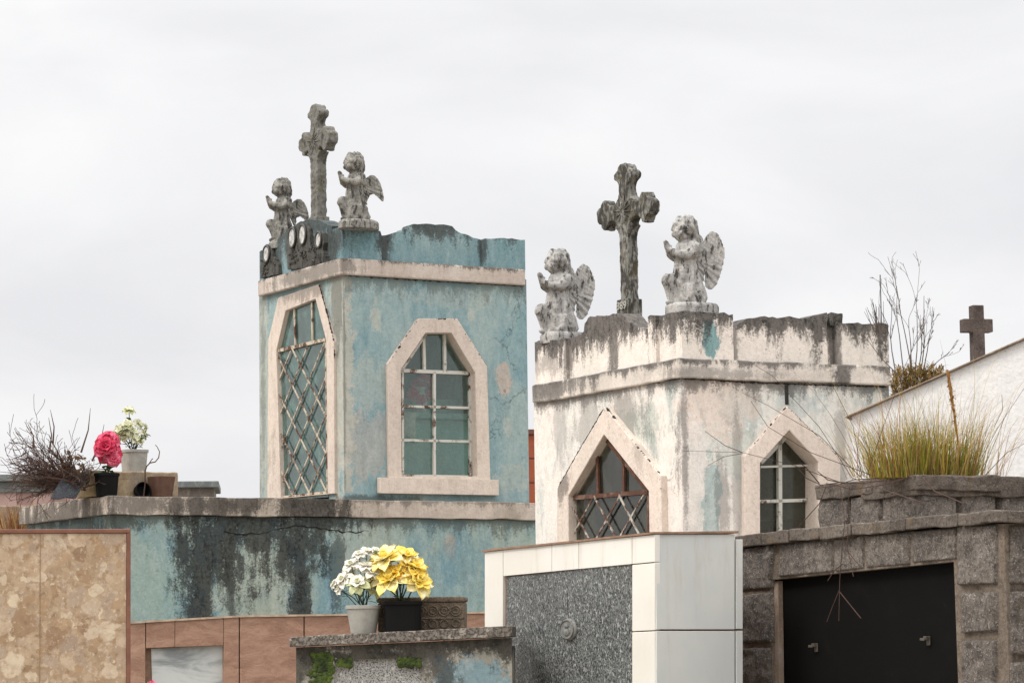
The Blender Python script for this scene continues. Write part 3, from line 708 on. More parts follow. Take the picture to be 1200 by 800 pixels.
def U(x, y, lat=0.0): return Vector(((x-275)/645/.9, lat/645, (705-y)/645))
def remeshed(name, bm, vox, post=None, smooth_it=2):
    me = bpy.data.meshes.new('tmp'); bm.to_mesh(me); bm.free()
    o = bpy.data.objects.new('tmp', me); COL.objects.link(o)
    r = o.modifiers.new('r', 'REMESH'); r.mode = 'VOXEL'; r.voxel_size = vox; r.use_smooth_shade = True
    s = o.modifiers.new('s', 'SMOOTH'); s.factor = .5; s.iterations = smooth_it
    dg = bpy.context.evaluated_depsgraph_get(); dg.update()
    ev = o.evaluated_get(dg); out = bpy.data.meshes.new_from_object(ev)
    bpy.data.objects.remove(o); bpy.data.meshes.remove(me); out.name = name
    if post:
        nr = [v.normal.copy() for v in out.vertices]
        for v, n_ in zip(out.vertices, nr): v.co = post(v.co.copy(), n_)
    for p in out.polygons: p.use_smooth = True
    return out
def cherub(style, seed, Hs, lean=0.0, headturn=0.0):
    """kneeling praying angel facing -X, unit height ~1 scaled by Hs"""
    r = random.Random(seed)
    bm = bmesh.new()
    slim = 1.0 if style == 'A' else .86
    # torso / robe
    caps(bm, [U(258, 300), U(250, 380), U(250, 470), U(275, 600), U(288, 672)], [.128*slim, .130*slim, .140*slim, .165*slim, .178*slim])
    for s in (-1, 1): caps(bm, [U(272, 292, 55*s), U(268, 330, 62*s)], [.085*slim, .085*slim])
    # trailing robe and rear foot
    caps(bm, [U(310, 600, 20), U(345, 660, 20), U(385, 690, 25)], [.11*slim, .07, .035])
    caps(bm, [U(310, 600, -35), U(350, 672, -40)], [.10*slim, .06])
    # raised front leg (far side), thigh to knee to foot
    kx_ = 122 if style == 'A' else 140
    caps(bm, [U(235, 540, 20), U(kx_+10, 520, 28), U(kx_+2, 540, 30)], [.10, .066, .062])
    caps(bm, [U(kx_+8, 540, 30), U(kx_+35, 620, 32), U(kx_+50, 685, 32)], [.062, .056, .05])
    caps(bm, [U(kx_+50, 690, 32), U(kx_+10, 695, 34)], [.04, .03])
    # robe between leg and body
    caps(bm, [U(200, 560, 10), U(215, 690, 10)], [.09, .095])
    caps(bm, [U(175, 585, 30), U(190, 690, 20)], [.05, .06])
    # knee on ground
    caps(bm, [U(245, 600, -50), U(225, 675, -55)], [.095, .075])
    # neck, shoulders
    caps(bm, [U(258, 285), U(252, 235)], [.085, .062])
    # arms
    hx, hy = (112, 292)
    for s in (-1, 1):
        caps(bm, [U(275, 288, 78*s), U(250, 335, 92*s), U(222, 352, 84*s)], [.072*slim, .060, .054])
        caps(bm, [U(222, 352, 84*s), U(165, 340, 48*s), U(hx+15, hy+22, 14*s)], [.054, .047, .032])
        caps(bm, [U(285, 292, 80*s), U(300, 345, 80*s)], [.07*slim, .045])
        # palm and fingers pressed together, pointing up and forward
        ell(bm, U(hx+4, hy+4, 9*s), (.034, .014, .040), Matrix.Rotation(R_(-25), 3, 'Y'), 12)
        for k in range(4):
            x0 = hx-14+k*9; L_ = (34, 40, 38, 30)[k]
            caps(bm, [U(x0+6, hy-6, 8*s), U(x0-3, hy-6-L_*.6, 7*s), U(x0-8, hy-8-L_, 5*s)], [.0125, .012, .010])
        caps(bm, [U(hx+20, hy+8, 14*s), U(hx+26, hy-14, 12*s)], [.013, .011])
    body_arms = bm
    # head (turned a little)
    hb = bmesh.new()
    def H(x, y, lat=0): return U(x, y, lat)
    ell(hb, H(248, 148), (.135, .112, .142)); ell(hb, H(222, 175), (.105, .098, .110))
    ell(hb, H(212, 203), (.062, .058, .058)); ell(hb, H(198, 220), (.034, .034, .028))      # jaw, chin
    for s in (-1, 1):
        ell(hb, H(185, 190, 32*s), (.042, .040, .042)); ell(hb, H(176, 155, 28*s), (.020, .026, .018)); ell(hb, H(178, 138, 28*s), (.018, .034, .008))
        ell(hb, H(250, 172, 72*s), (.026, .016, .036))
    caps(hb, [H(172, 150), H(165, 174)], [.011, .017])
    ell(hb, H(176, 197), (.014, .028, .007)); ell(hb, H(177, 207), (.014, .023, .008))
    # hair: wavy locks
    for k in range(16):
        a = -2.3+k*(4.6/15)
        for (ph, rr_) in ((.15, .052), (.55, .056), (.95, .056)):
            v = Vector((math.cos(a)*math.cos(ph), math.sin(a)*math.cos(ph), math.sin(ph)))
            j = r.uniform(-.12, .12)
            p = H(252, 150)+Vector((v.x*.118, v.y*.105, v.z*.125+j*.03))
            if v.x < -.55 and ph < .5: continue
            ell(hb, p, (rr_*.85, rr_*.85, rr_*r.uniform(.8, 1.15)), None, 10)
    for k in range(9):
        a = -1.15+k*.2875; p0 = H(262, 165)+Vector((math.cos(a)*.10, math.sin(a)*.108, 0))
        caps(hb, [p0, p0+Vector((.015, 0, -.07)), p0+Vector((-.01, 0, -.12 - .04*(abs(a) < .6)))], [.040, .036, .024])
    for k in range(7):
        a = (k-3)*.36; caps(hb, [H(205, 92)+Vector((0, math.sin(a)*.08, -abs(a)*.025)), H(178, 112)+Vector((.02*abs(a), math.sin(a)*.105, -abs(a)*.05))], [.032, .024])
    piv = U(255, 240); rot = Matrix.Rotation(headturn, 3, 'Z')
    bmesh.ops.transform(hb, matrix=Matrix.Translation(piv) @ rot.to_4x4() @ Matrix.Translation(-piv), verts=hb.verts)
    tmp = bpy.data.meshes.new('h'); hb.to_mesh(tmp); hb.free(); body_arms.from_mesh(tmp); bpy.data.meshes.remove(tmp)
    def fold(co, n_):
        z = co.z
        if z < .50 and not (co.x < -.2 and False):
            m_ = min(1, z/.06)*min(1, (.52-z)/.15)
            th = math.atan2(co.y, co.x-.02)
            k = math.sin(th*9+3*noise.noise(co*3+Vector((seed, 0, 0)))+z*1.5)
            co += Vector((n_.x, n_.y, 0))*(.017*m_*k)
        if z > .74: co += n_*.008*math.sin(46*z+9*math.atan2(co.y, co.x+.02))*(1 if co.x > -.11 else 0)
        co += n_*.005*noise.noise(co*22+Vector((seed*2, 0, 0)))
        return co*Hs
    me = remeshed('statue_body', body_arms, .0085, fold, 2)
    # wings
    ws_ = []
    if style == 'A':
        lead = [(335, 330), (360, 285), (392, 215), (412, 175), (440, 157), (470, 165)]
        out_ = [(470, 165), (500, 210), (520, 275), (524, 345), (512, 420), (492, 490), (468, 560), (442, 592)]
        inn_ = [(442, 592), (412, 598), (392, 582), (382, 540), (384, 480), (380, 430), (355, 405), (335, 390)]
        yaw_ = 24
    else:
        lead = [(335, 345), (350, 320), (375, 285), (405, 262), (430, 260), (450, 270)]
        out_ = [(450, 270), (475, 300), (495, 345), (510, 400), (520, 455), (524, 505), (516, 520)]
        inn_ = [(516, 520), (495, 505), (465, 470), (435, 445), (405, 455), (385, 500), (372, 490), (350, 420)]
        yaw_ = 30
    prof = lead[:-1]+out_[:-1]+inn_
    for s in (-1, 1):
        wb = bmesh.new()
        pts = [((x-335)/645/.9, (705-y)/645) for x, y in prof]
        # curved plate built from a fine fill so feather ridges show
        xs = [p[0] for p in pts]; zs = [p[1] for p in pts]; N_ = 46
        def inside(x, z):
            c_ = False; n_ = len(pts)
            for i in range(n_):
                x1, z1 = pts[i]; x2, z2 = pts[(i+1) % n_]
                if (z1 > z) != (z2 > z) and x < (x2-x1)*(z-z1)/(z2-z1)+x1: c_ = not c_
            return c_
        h = max(max(xs)-min(xs), max(zs)-min(zs))/N_; cells = {}
        nx_ = int((max(xs)-min(xs))/h)+2; nz_ = int((max(zs)-min(zs))/h)+2
        from collections import defaultdict
        on = {(i, k) for i in range(nx_) for k in range(nz_) if inside(min(xs)+(i+.5)*h, min(zs)+(k+.5)*h)}
        vd = {}
        def V(i, k, side):
            if (i, k, side) not in vd:
                x = min(xs)+i*h; z = min(zs)+k*h
                mid = z-.55
                ang = math.atan2(z-.50, x+.05)
                if z > .47: rg = .006*math.sin(x*95+z*40)*math.cos(z*70-x*20)
                else: rg = .010*math.sin(ang*26+x*10)
                base = .035*math.sin(x*7)
                vd[(i, k, side)] = wb.verts.new(Vector((x, base+(side*(.014+rg*.9)), z)))
            return vd[(i, k, side)]
        for (i, k) in on:
            for side in (-1, 1): wb.faces.new([V(i, k, side), V(i+1, k, side), V(i+1, k+1, side), V(i, k+1, side)])
            for (di, dk, a, b) in ((-1, 0, (i, k), (i, k+1)), (1, 0, (i+1, k), (i+1, k+1)), (0, -1, (i, k), (i+1, k)), (0, 1, (i, k+1), (i+1, k+1))):
                if (i+di, k+dk) not in on: wb.faces.new([V(*a, -1), V(*b, -1), V(*b, 1), V(*a, 1)])
        bmesh.ops.recalc_face_normals(wb, faces=wb.faces)
        for _ in range(3): bmesh.ops.smooth_vert(wb, verts=[v for v in wb.verts if any(len({f.normal.to_tuple(1) for f in v.link_faces}) > 1 for _x in (0,))], factor=.4, use_axis_x=True, use_axis_z=True)
        if style == 'A': M_ = Matrix.Translation((.08, .055*s, 0)) @ Matrix.Rotation(R_(yaw_)*s, 4, 'Z')
        else: M_ = Matrix.Translation((.07, .05*s, 0)) @ Matrix.Rotation(R_(yaw_)*s, 4, 'Z')
        bmesh.ops.transform(wb, matrix=Matrix.Scale(Hs, 4) @ M_, verts=wb.verts)
        wm = remeshed('wing', wb, .0065*Hs, lambda co, n_: co, 2); wb2 = bmesh.new(); wb2.from_mesh(wm); bpy.data.meshes.remove(wm); ws_.append(wb2)
    return me, ws_
def place_statue(f, base_px, depth_local, Hpx_top, yaw_extra, style, seed, mat, label, headturn=0, pl=(.30, .19, .05), group=None):
    """base_px: pixel of plinth bottom centre; depth_local: local x in the frame"""
    p = f.PL(*base_px, depth_local); wp = f.world(p)
    D = wp.y; pxm = FPX/ math.hypot(D, 0)
    top = f.PL(base_px[0], Hpx_top, depth_local).z
    Hs = (top-p.z-pl[2])/1.005
    e = empty('angel_statue', wp, f.yaw+R_(yaw_extra))
    tag(e, label, 'statue', group or 'kneeling stone angels on the parapets')
    me, wings = cherub(style, seed, Hs, headturn=headturn)
    me.transform(Matrix.Translation((0, 0, pl[2]-.003*0)))
    me.materials.append(mat); b = bpy.data.objects.new('body', me); COL.objects.link(b); b.parent = e
    for wb in wings:
        bmesh.ops.translate(wb, vec=(0, 0, pl[2]), verts=wb.verts)
        link('wing', wb, mat, e, True)
    pb_ = bmesh.new(); n_ = 26; ring = []
    r = random.Random(seed)
    prof = [(1.0, -.02), (1.0, pl[2]*.55), (.97, pl[2]*.8), (.88, pl[2]*1.05)]
    lathe(pb_, prof, n=n_, sq=3)
    for v in pb_.verts: v.co = Vector((v.co.x*pl[0]*Hs+.035*Hs, v.co.y*pl[1]*Hs, v.co.z))+noise.noise_vector(v.co*6+Vector((seed, 0, 0)))*.006
    link('plinth', pb_, mat, e, bevel=.004)
    return e
place_statue(T, (418, 266), .10, 180, 6, 'B', 1, m_statue2, 'kneeling praying angel with folded wings on the front corner of the teal mausoleum', pl=(.31, .20, .055))
place_statue(T, (333, 290), .12, 210, 2, 'B', 2, m_statue2, 'kneeling praying angel on the far corner of the teal mausoleum above oval portraits', pl=(.28, .18, .055))
place_statue(K, (808, 365), .18, 254, 0, 'A', 3, m_statue, 'kneeling stone angel with large upright wing on front corner of cream mausoleum', headturn=.25, pl=(.31, .21, .05))
place_statue(K, (658, 400), .12, 293, 4, 'A', 4, m_statue, 'kneeling stone angel with upright wing on the far left corner of cream mausoleum', headturn=.08, pl=(.28, .2, .06))

# ================================================================== ORNATE CROSSES
def cross(f, cpx, depth, top_py, base_py, yaw, arm, thick, mat, label, inscription=None, shaft=.052, k=1.0):
    """local frame: arms along local y, front normal -x"""
    c = f.PL(*cpx, depth); wc = f.world(c)
    zt_ = f.PL(cpx[0], top_py, depth).z - c.z; zb_l = f.PL(cpx[0], base_py, depth).z - c.z
    e = empty('stone_cross', f.world(Vector((c.x, c.y, c.z+zb_l))), R_(yaw)); tag(e, label, 'cross', 'flared stone crosses on the mausoleums')
    def armprof(L):   # distance, half width; base at crossing
        return [(.070*k, .105*k), (.105*k, .066*k), (.155*k, .056*k), (L-.155*k, .058*k), (L-.125*k, .085*k), (L-.105*k, .112*k), (L-.070*k, .110*k), (L-.052*k, .088*k), (L-.046*k, .062*k), (L-.020*k, .058*k), (L, .034*k)]
    pts = []
    def addarm(dirv, L):
        d = Vector(dirv); n_ = Vector((-d.y, d.x)); A = armprof(L)
        for (a, h) in A: pts.append(d*a-n_*h)
        for (a, h) in reversed(A): pts.append(d*a+n_*h)
    addarm((0, 1), zt_)                # up
    addarm((-1, 0), arm)
    d0 = [(-shaft*1.9, -.105*k), (-shaft*1.25, -.15*k), (-shaft, -.2*k), (-shaft*1.02, zb_l), (shaft*1.02, zb_l), (shaft, -.2*k), (shaft*1.25, -.15*k), (shaft*1.9, -.105*k)]
    pts2 = [Vector(p) for p in d0]
    pts += pts2; addarm((1, 0), arm)
    # (order: up arm goes right->left, then left arm, bottom, right arm) 
    poly = [(p.x, p.y-zb_l) for p in pts]
    bm = bmesh.new(); extrude(bm, [poly], fL, -thick/2, thick/2)
    bmesh.ops.remove_doubles(bm, verts=bm.verts, dist=1e-4)
    me = remeshed('cross_body', bm, .008, lambda co, n_: co+n_*(.006*noise.noise(co*14)+.004*noise.noise(co*40)), 1)
    me.materials.append(mat); b = bpy.data.objects.new('cross_body', me); COL.objects.link(b); b.parent = e
    # raised rosette rays at crossing
    bm = bmesh.new(); cz = -zb_l
    for i in range(12):
        a = 2*math.pi*i/12+.13; R0 = (.11 if i % 3 else .15)*k
        tube(bm, [Vector((-thick/2-.004, math.cos(a)*.02, cz+math.sin(a)*.02)), Vector((-thick/2-.001, math.cos(a)*R0*.8, cz+math.sin(a)*R0*.8))], [.010*k, .004*k], 6)
    link('rosette', bm, mat, e, True)
    bm = bmesh.new()
    hexa(bm, bx8(-thick/2-.02, thick/2+.015, -shaft-.018, shaft+.018, -.04, .105*k if inscription else .03), (6, 6, 6), .006, 12, 2)
    ft = link('cross_foot', bm, mat, e, bevel=.006)
    if inscription:
        cu = bpy.data.curves.new('inscription', 'FONT'); cu.body = inscription; cu.size = .075; cu.extrude = .003; cu.offset = .0012; cu.align_x = 'CENTER'; cu.space_character = 1.05
        to = bpy.data.objects.new('tmp', cu); COL.objects.link(to); dg = bpy.context.evaluated_depsgraph_get(); dg.update()
        me = bpy.data.meshes.new_from_object(to.evaluated_get(dg)); bpy.data.objects.remove(to)
        me.materials.append(plain('pale_worn_digits', C(176, 172, 162), .8, .3))
        o = bpy.data.objects.new('inscription', me); COL.objects.link(o); o.parent = ft
        o.rotation_euler = (R_(90), 0, R_(-90)); o.location = (-thick/2-.029, 0, .028)
    return e
cross(T, (373, 166), .28, 123, 259, 34, .27, .10, m_cross_a, 'tall grey flared cross standing between the two angels on the teal mausoleum', shaft=.062, k=.98)
cross(K, (736, 248), .22, 192, 368, 34, .315, .085, m_cross_b, 'dark mossy flared cross with a worn date on the cream mausoleum', inscription='889', shaft=.052, k=.95)

# ================================================================== WHITE TILED TOMB
Wf = Frame(767.5, 13.5, 28, 700)
wt = Wf.root('tiled_tomb'); tag(wt, 'white tiled tomb with rusty top edge and speckled dark granite slab', 'tomb')
def tilemat(name, a, b):
    m = M(name); c = m.mix(m.map(m.noise(1.7, 4), .35, .65), a, b)
    c = m.mix(m.map(m.noise(9, 8, .7, vec=m.scale(1, 1, .15)), .52, .75, 0, .4), c, C(176, 160, 140))
    c = m.mix(m.map(m.noise(45, 6, .75), .62, .72, 0, .4), c, C(150, 132, 112))
    m.rough(.22); m.b.inputs['Specular IOR Level'].default_value = .5; m.bump(m.noise(2, 2), .05, .02); return m.col(c)
m_tile = tilemat('white_glazed_tile', C(222, 217, 206), C(228, 224, 215)); m_tile_shade = tilemat('white_tile_shaded_side', C(208, 208, 202), C(198, 200, 196))  # side copy of the white tile: its shade is put into the greyer colour
m_grout = plain('rust_stained_grout', C(140, 112, 92), .9, .3)
wz = Wf.R(767, 624)[1]; wx = Wf.R(871, 700)[0]; wy = Wf.L(568, 700)[0]
bm = bmesh.new(); box(bm, .016, wx-.001, .016, wy, 0, wz-.05)
# opening recess is made by the tiles standing proud; backing body
tb = link('tomb_body', bm, m_grout, wt)
def tile_quad(bm, f, side, q4, proud, th, gap=.0025):
    fn = f.R if side == 'R' else f.L
    P_ = [fn(*p, proud) for p in q4]; c = Vector((sum(p[0] for p in P_)/4, sum(p[1] for p in P_)/4))
    out = []
    for p in P_: out.append((p[0]+(gap if p[0] < c.x else -gap), p[1]+(gap if p[1] < c.y else -gap)))
    extrude(bm, [out], fR if side == 'R' else fL, proud, proud+th)
tl = lambda x: 624.5+(767.5-x)*(645-624.5)/200      # top line of door side
def rowy(x, base, s): return base+(767.5-x)*s
bm = bmesh.new()
lx = [567.8, 589.5, 646.5, 678, 740.5, 767.5]
b1 = lambda x: 661+(740-x)*(.094)      # bottom of top tile row (slab top)
r1 = lambda x: 738.5+(767-x)*(.046)
for i in range(1, 4): tile_quad(bm, Wf, 'L', [(lx[i], tl(lx[i])+.8), (lx[i+1], tl(lx[i+1])+.8), (lx[i+1], b1(lx[i+1])), (lx[i], b1(lx[i]))], 0, .03)
for a, b in ((0, 1), (4, 5)):
    x0, x1 = lx[a], lx[b]
    if a == 4: tile_quad(bm, Wf, 'L', [(x0, tl(x0)+.8), (x1, tl(x1)+.8), (x1, 658.5), (x0, 661)], 0, .03); top_ = (661, 658.5)
    else: top_ = (tl(x0)+.8, tl(x1)+.8)
    tile_quad(bm, Wf, 'L', [(x0, top_[0]), (x1, top_[1]), (x1, r1(x1)), (x0, r1(x0))], 0, .03)
    tile_quad(bm, Wf, 'L', [(x0, r1(x0)), (x1, r1(x1)), (x1, r1(x1)+118), (x0, r1(x0)+116)], 0, .03)
    tile_quad(bm, Wf, 'L', [(x0, r1(x0)+116), (x1, r1(x1)+118), (x1, r1(x1)+240), (x0, r1(x0)+236)], 0, .03)
link('front_tiles', bm, m_tile, wt, bevel=.002)
bm = bmesh.new()
for a, b in ((769, 861.5),):
    for y0, y1 in ((625, 737.5), (738.2, 850), (850.5, 960)): tile_quad(bm, Wf, 'R', [(a, y0), (b, y0+.0), (b, y1), (a, y1)], 0, .03)
for y0, y1 in ((631, 737), (738, 850)): tile_quad(bm, Wf, 'R', [(862.5, y0), (871, y0), (871, y1), (862.5, y1)], -.004, .03)
link('side_tiles', bm, m_tile_shade, wt, bevel=.002)
# the cap edge, rusty
bm = bmesh.new()
ya = Wf.L(567, 645)[0]; za = Wf.L(567, 645)[1]; xb = Wf.R(864, 623)[0]; zb3 = Wf.R(864, 623)[1]
c8 = [Vector(p) for p in ((-.012, -.012, wz-.006), (xb, -.012, zb3-.006), (xb, ya, za-.006), (-.012, ya, za-.006), (-.012, -.012, wz+.004), (xb, -.012, zb3+.004), (xb, ya, za+.004), (-.012, ya, za+.004))]
hexa(bm, c8, (12, 12, 1), .002, 5); link('cap_edge', bm, plain('rust_stained_cap', C(150, 118, 96), .8, .3), wt)
m_gran = granite('speckled_granite', C(172, 174, 170), C(118, 120, 117), C(44, 46, 46), 150, .35, th=(.46, .54), stretch=.8)
bm = bmesh.new(); P_ = [Wf.L(*p, .012) for p in ((594, 676), (741, 660), (742, 900), (594, 900))]
extrude(bm, [P_], fL, .010, .0158); slab = link('granite_slab', bm, m_gran, wt)
bm = bmesh.new(); c_ = Wf.PL(665.5, 737, 0); a_ = abs(Wf.L(675, 737)[0]-c_.y); b_ = abs(Wf.L(665, 750)[1]-c_.z)
lathe(bm, [(1, 0), (1, .5), (.9, .9), (.75, 1.0)], n=30)
for v in bm.verts: v.co = Vector((.010-v.co.z*.016, c_.y+v.co.x*a_, c_.z+v.co.y*b_))
link('oval_medallion', bm, plaster('worn_medallion', C(168, 168, 164), C(120, 120, 116), gen=.3), wt, bevel=.003)
bm = bmesh.new()
tube(bm, [Vector((-.008, c_.y+a_*.82*math.cos(2*math.pi*k/24), c_.z+b_*.82*math.sin(2*math.pi*k/24))) for k in range(25)], .003, 6, False)
ell(bm, (-.007, c_.y, c_.z+b_*.3), (.009, a_*.26, b_*.22)); ell(bm, (-.006, c_.y, c_.z-b_*.25), (.010, a_*.4, b_*.36)); ell(bm, (-.006, c_.y+a_*.3, c_.z-b_*.1), (.008, a_*.16, b_*.3)); ell(bm, (-.006, c_.y-a_*.3, c_.z-b_*.1), (.008, a_*.16, b_*.3))
link('medallion_relief', bm, bpy.data.materials['worn_medallion'], wt, True)
rr = random.Random(4)
for (x0, y0, x1, y1) in ((665, 685, 666, 727), (632, 700, 640, 716), (668, 748, 676, 755), (630, 790, 640, 803)):
    pts = [Wf.PL(x0+(x1-x0)*t/6+rr.uniform(-.7, .7), y0+(y1-y0)*t/6, .010) for t in range(7)]
    bm = bmesh.new(); tube(bm, pts, .0016, 4); link('crack', bm, bpy.data.materials['crack_dark'], slab)

# ================================================================== STONE BLOCK TOMB
G = Frame(1178, 12.3, 26, 690)
st_ = G.root('stone_tomb'); tag(st_, 'grey rough granite block tomb with stone coping around a black metal panel', 'tomb')
m_stone = rock('granite_block', C(146, 136, 126), C(116, 108, 101), C(54, 50, 46), C(208, 198, 186), 1.0, 1.0, grain=45, lichen=C(104, 92, 78), lam=.02)
m_cap = rock('weathered_coping', C(126, 115, 104), C(100, 91, 83), C(56, 50, 44), C(160, 148, 134), 1.0, .8, grain=50, lichen=C(122, 102, 78), lam=.06)
m_mortar = rock('mortar', C(138, 124, 110), C(112, 100, 88), C(70, 62, 54), C(160, 146, 130), 1, .5)
gyL = G.L(866, 700)[0]
cb = lambda x: 643.5-(x-868)*(643.5-613)/(1178-868)*1.0      # underside of coping on door side
def ct(x):
    P_ = [(860, 627), (920, 621), (985, 615), (1060, 606.5), (1100, 602), (1178, 597.5)]
    for (x0, y0), (x1, y1) in zip(P_, P_[1:]):
        if x <= x1: return y0+(y1-y0)*(x-x0)/(x1-x0)
    return P_[-1][1]
def cbm(x): return ct(x)+15.5
op = [(906, 679), (1121, 657.5), (1131, 900), (909, 900)]
bm = bmesh.new()
opi = [G.L(*p, .02) for p in op]
zt0 = G.L(1178, 613, 0)[1]; ztl = G.L(866, 641, 0)[1]
extrude(bm, [[(.0, 0), (gyL, 0), (gyL, ztl-.0), (.0, zt0)], [(opi[3][0], .3), (opi[2][0], .3), opi[1], opi[0]]], fL, .005, .22)
box(bm, .025, 2.2, .0, .2, 0, zt0-.02); box(bm, .24, 2.2, .3, gyL-.05, 0, ztl-.15)
link('tomb_body', bm, m_mortar, st_)
def block(bm, f, side, q4, proud, th, seed, n_=10, rough_=.011, gap=.006):
    fn = f.R if side == 'R' else f.L; mp_ = fR if side == 'R' else fL
    P_ = [Vector(fn(*p, 0)) for p in q4]; c = sum(P_, Vector((0, 0)))/4
    P_ = [p+Vector((gap if p.x < c.x else -gap, gap if p.y < c.y else -gap)) for p in P_]
    rr = random.Random(seed); P_ = [p+Vector((rr.uniform(-.004, .004), rr.uniform(-.004, .004))) for p in P_]
    W1 = (P_[1]-P_[0]).length; H1 = (P_[3]-P_[0]).length; nu = max(6, int(W1/.010)); nv = max(6, int(H1/.010)); V = []
    for i in range(nu+1):
        row = []
        for j in range(nv+1):
            u, v = i/nu, j/nv; p = P_[0].lerp(P_[1], u).lerp(P_[3].lerp(P_[2], u), v)
            ed = min(min(u, 1-u)*W1, min(v, 1-v)*H1); q_ = min(1, ed/.012); prof = math.sqrt(1-(1-q_)**2)
            co = mp_(p.x, p.y, 0); nzv = .8*noise.noise(co*9+Vector((seed, 0, 0)))+.6*noise.noise(co*22+Vector((0, seed, 0)))+.4*noise.noise(co*48)
            off = -proud*prof*(1)-rough_*nzv*prof+th*(1-prof)
            e2 = noise.noise_vector(co*14)*.006*(1 if q_ < .4 else 0)
            row.append(bm.verts.new(mp_(p.x, p.y, off)+Vector((0, e2.y, e2.z)) if side == 'L' else mp_(p.x, p.y, off)+Vector((e2.x, 0, e2.z))))
        V.append(row)
    for i in range(nu):
        for j in range(nv): bm.faces.new([V[i][j], V[i+1][j], V[i+1][j+1], V[i][j+1]])
bm = bmesh.new(); sd_ = 1
tops = [868, 912, 978, 1014, 1068, 1122, 1171]
bo = lambda x: 681.5-(x-912)*(681.5-660)/(1121-912)
for i in range(1, 5):
    a, b = tops[i], tops[i+1]; block(bm, G, 'L', [(a, cbm(a)-2), (b, cbm(b)-2), (b, bo(b)-2.5), (a, bo(a)-2.5)], .006, .02, sd_); sd_ += 1
block(bm, G, 'L', [(867, cbm(867)-2), (911, cbm(911)-2), (903, 692), (868, 695)], .012, .02, 20)
for (y0, y1) in ((695, 756), (757.5, 830), (832, 900)):
    block(bm, G, 'L', [(869, y0), (904, y0-3), (905, y1-1.5), (870, y1)], .014, .02, sd_); sd_ += 1
for (y0, y1, x0) in ((cbm(1150)-2, 688, 1123), (690, 744, 1127), (746, 815, 1128.5), (817, 890, 1131)):
    block(bm, G, 'L', [(x0, y0+1), (1170, y0), (1170, y1-2), (x0+1, y1)], .016, .02, sd_); sd_ += 1
for (y0, y1) in ((612, 687), (690, 770), (772, 850)):
    block(bm, G, 'R', [(1181, y0), (1215, y0), (1215, y1), (1181, y1)], .015, .02, sd_, rough_=.018); sd_ += 1
    block(bm, G, 'R', [(1216, y0-5), (1260, y0-5), (1260, y1), (1216, y1)], .015, .02, sd_, rough_=.018); sd_ += 1
link('stone_blocks', bm, m_stone, st_, True)
# coping stones on both faces
bm = bmesh.new(); xs = [860, 892, 923, 960, 997, 1060, 1122, 1180]
for i in range(len(xs)-1):
    a, b = xs[i]+.6, xs[i+1]-.6; s = -.045
    p = [G.PL(a, ct(a)+14, s), G.PL(b, ct(b)+14, s), G.PL(a, ct(a), s), G.PL(b, ct(b), s)]
    d = Vector((.42, 0, 0)); c8 = [p[0], p[0]+d, p[1]+d, p[1], p[2], p[2]+d, p[3]+d, p[3]]
    hexa(bm, c8, (8, max(3, int((b-a)/6)), 3), .010, 8, i+1)
c0 = G.PL(1180, ct(1180), -.045)
for i in range(3):
    x0 = .38+i*.6; z = c0.z
    hexa(bm, bx8(x0, x0+.59, -.045, .5, z-.062, z), (10, 6, 3), .010, 8, i+20)
link('coping_stones', bm, m_cap, st_, bevel=.006)
bm = bmesh.new(); extrude(bm, [inset([G.L(*p, .055) for p in op], 1.12)], fL, .055, .075)
m_black = M('black_rusted_panel'); _c = m_black.mix(m_black.map(m_black.noise(3, 8, .7), .5, .75), C(8, 8, 7), C(18, 14, 11)); _c = m_black.mix(m_black.map(m_black.noise(40, 8, .7), .62, .72, 0, .6), _c, C(44, 38, 32)); m_black.b.inputs['Specular IOR Level'].default_value = .12; m_black.rough(.8); m_black.col(_c)
pan = link('black_panel', bm, m_black.m, st_)
for (px, py) in ((955.5, 758), (1087, 750)):
    bm = bmesh.new(); c_ = G.PL(px, py, .045)
    box(bm, .046, .054, c_.y-.013, c_.y+.013, c_.z-.022, c_.z+.02); box(bm, .028, .046, c_.y-.012, c_.y+.012, c_.z+.002, c_.z+.02); box(bm, .02, .028, c_.y-.009, c_.y+.028, c_.z+.0, c_.z+.012)
    link('panel_bracket', bm, plain('dull_bracket', C(92, 84, 74), .7, .4), pan, bevel=.003)
# reveal strip
bm = bmesh.new(); P_ = [G.L(*p, .02) for p in ((905, 681), (911, 680), (914, 900), (909, 900))]
extrude(bm, [P_], fL, .022, .053); link('opening_reveal', bm, plaster('reveal_plaster', C(170, 152, 134), C(138, 120, 104), gen=.15), st_, bevel=.004)
# upper tier
U2 = Frame(1076, 14.2, 25, 580)
bm = bmesh.new(); uy = U2.L(959, 590)[0]; uz = U2.R(1076, 577)[1]; uzl = U2.L(959, 586)[1]
up = U2.root('stone_tomb'); tag(up, 'upper tier of rough grey stone with grass growing on top behind the coping', 'tomb')
box(bm, .03, 2.4, .03, uy, .0, min(uz, uzl)-.02); link('tier_body', bm, m_mortar, up)
bm = bmesh.new()
for i, (a, b) in enumerate(((960, 996), (997, 1034), (1035, 1074.5))): block(bm, U2, 'L', [(a, 583-(a-960)*.075), (b, 583-(b-960)*.075), (b, 628), (a, 632)], .012, .03, 40+i)
for i, (a, b) in enumerate(((1077, 1122), (1123, 1168), (1169, 1215), (1216, 1260))): block(bm, U2, 'R', [(a, 576), (b, 577), (b, 612), (a, 612)], .012, .03, 50+i)
link('stone_blocks', bm, m_stone, up, True)
bm = bmesh.new()
xs = [957, 1010, 1076]
ut = lambda x: 568-(x-957)*(568-556)/119
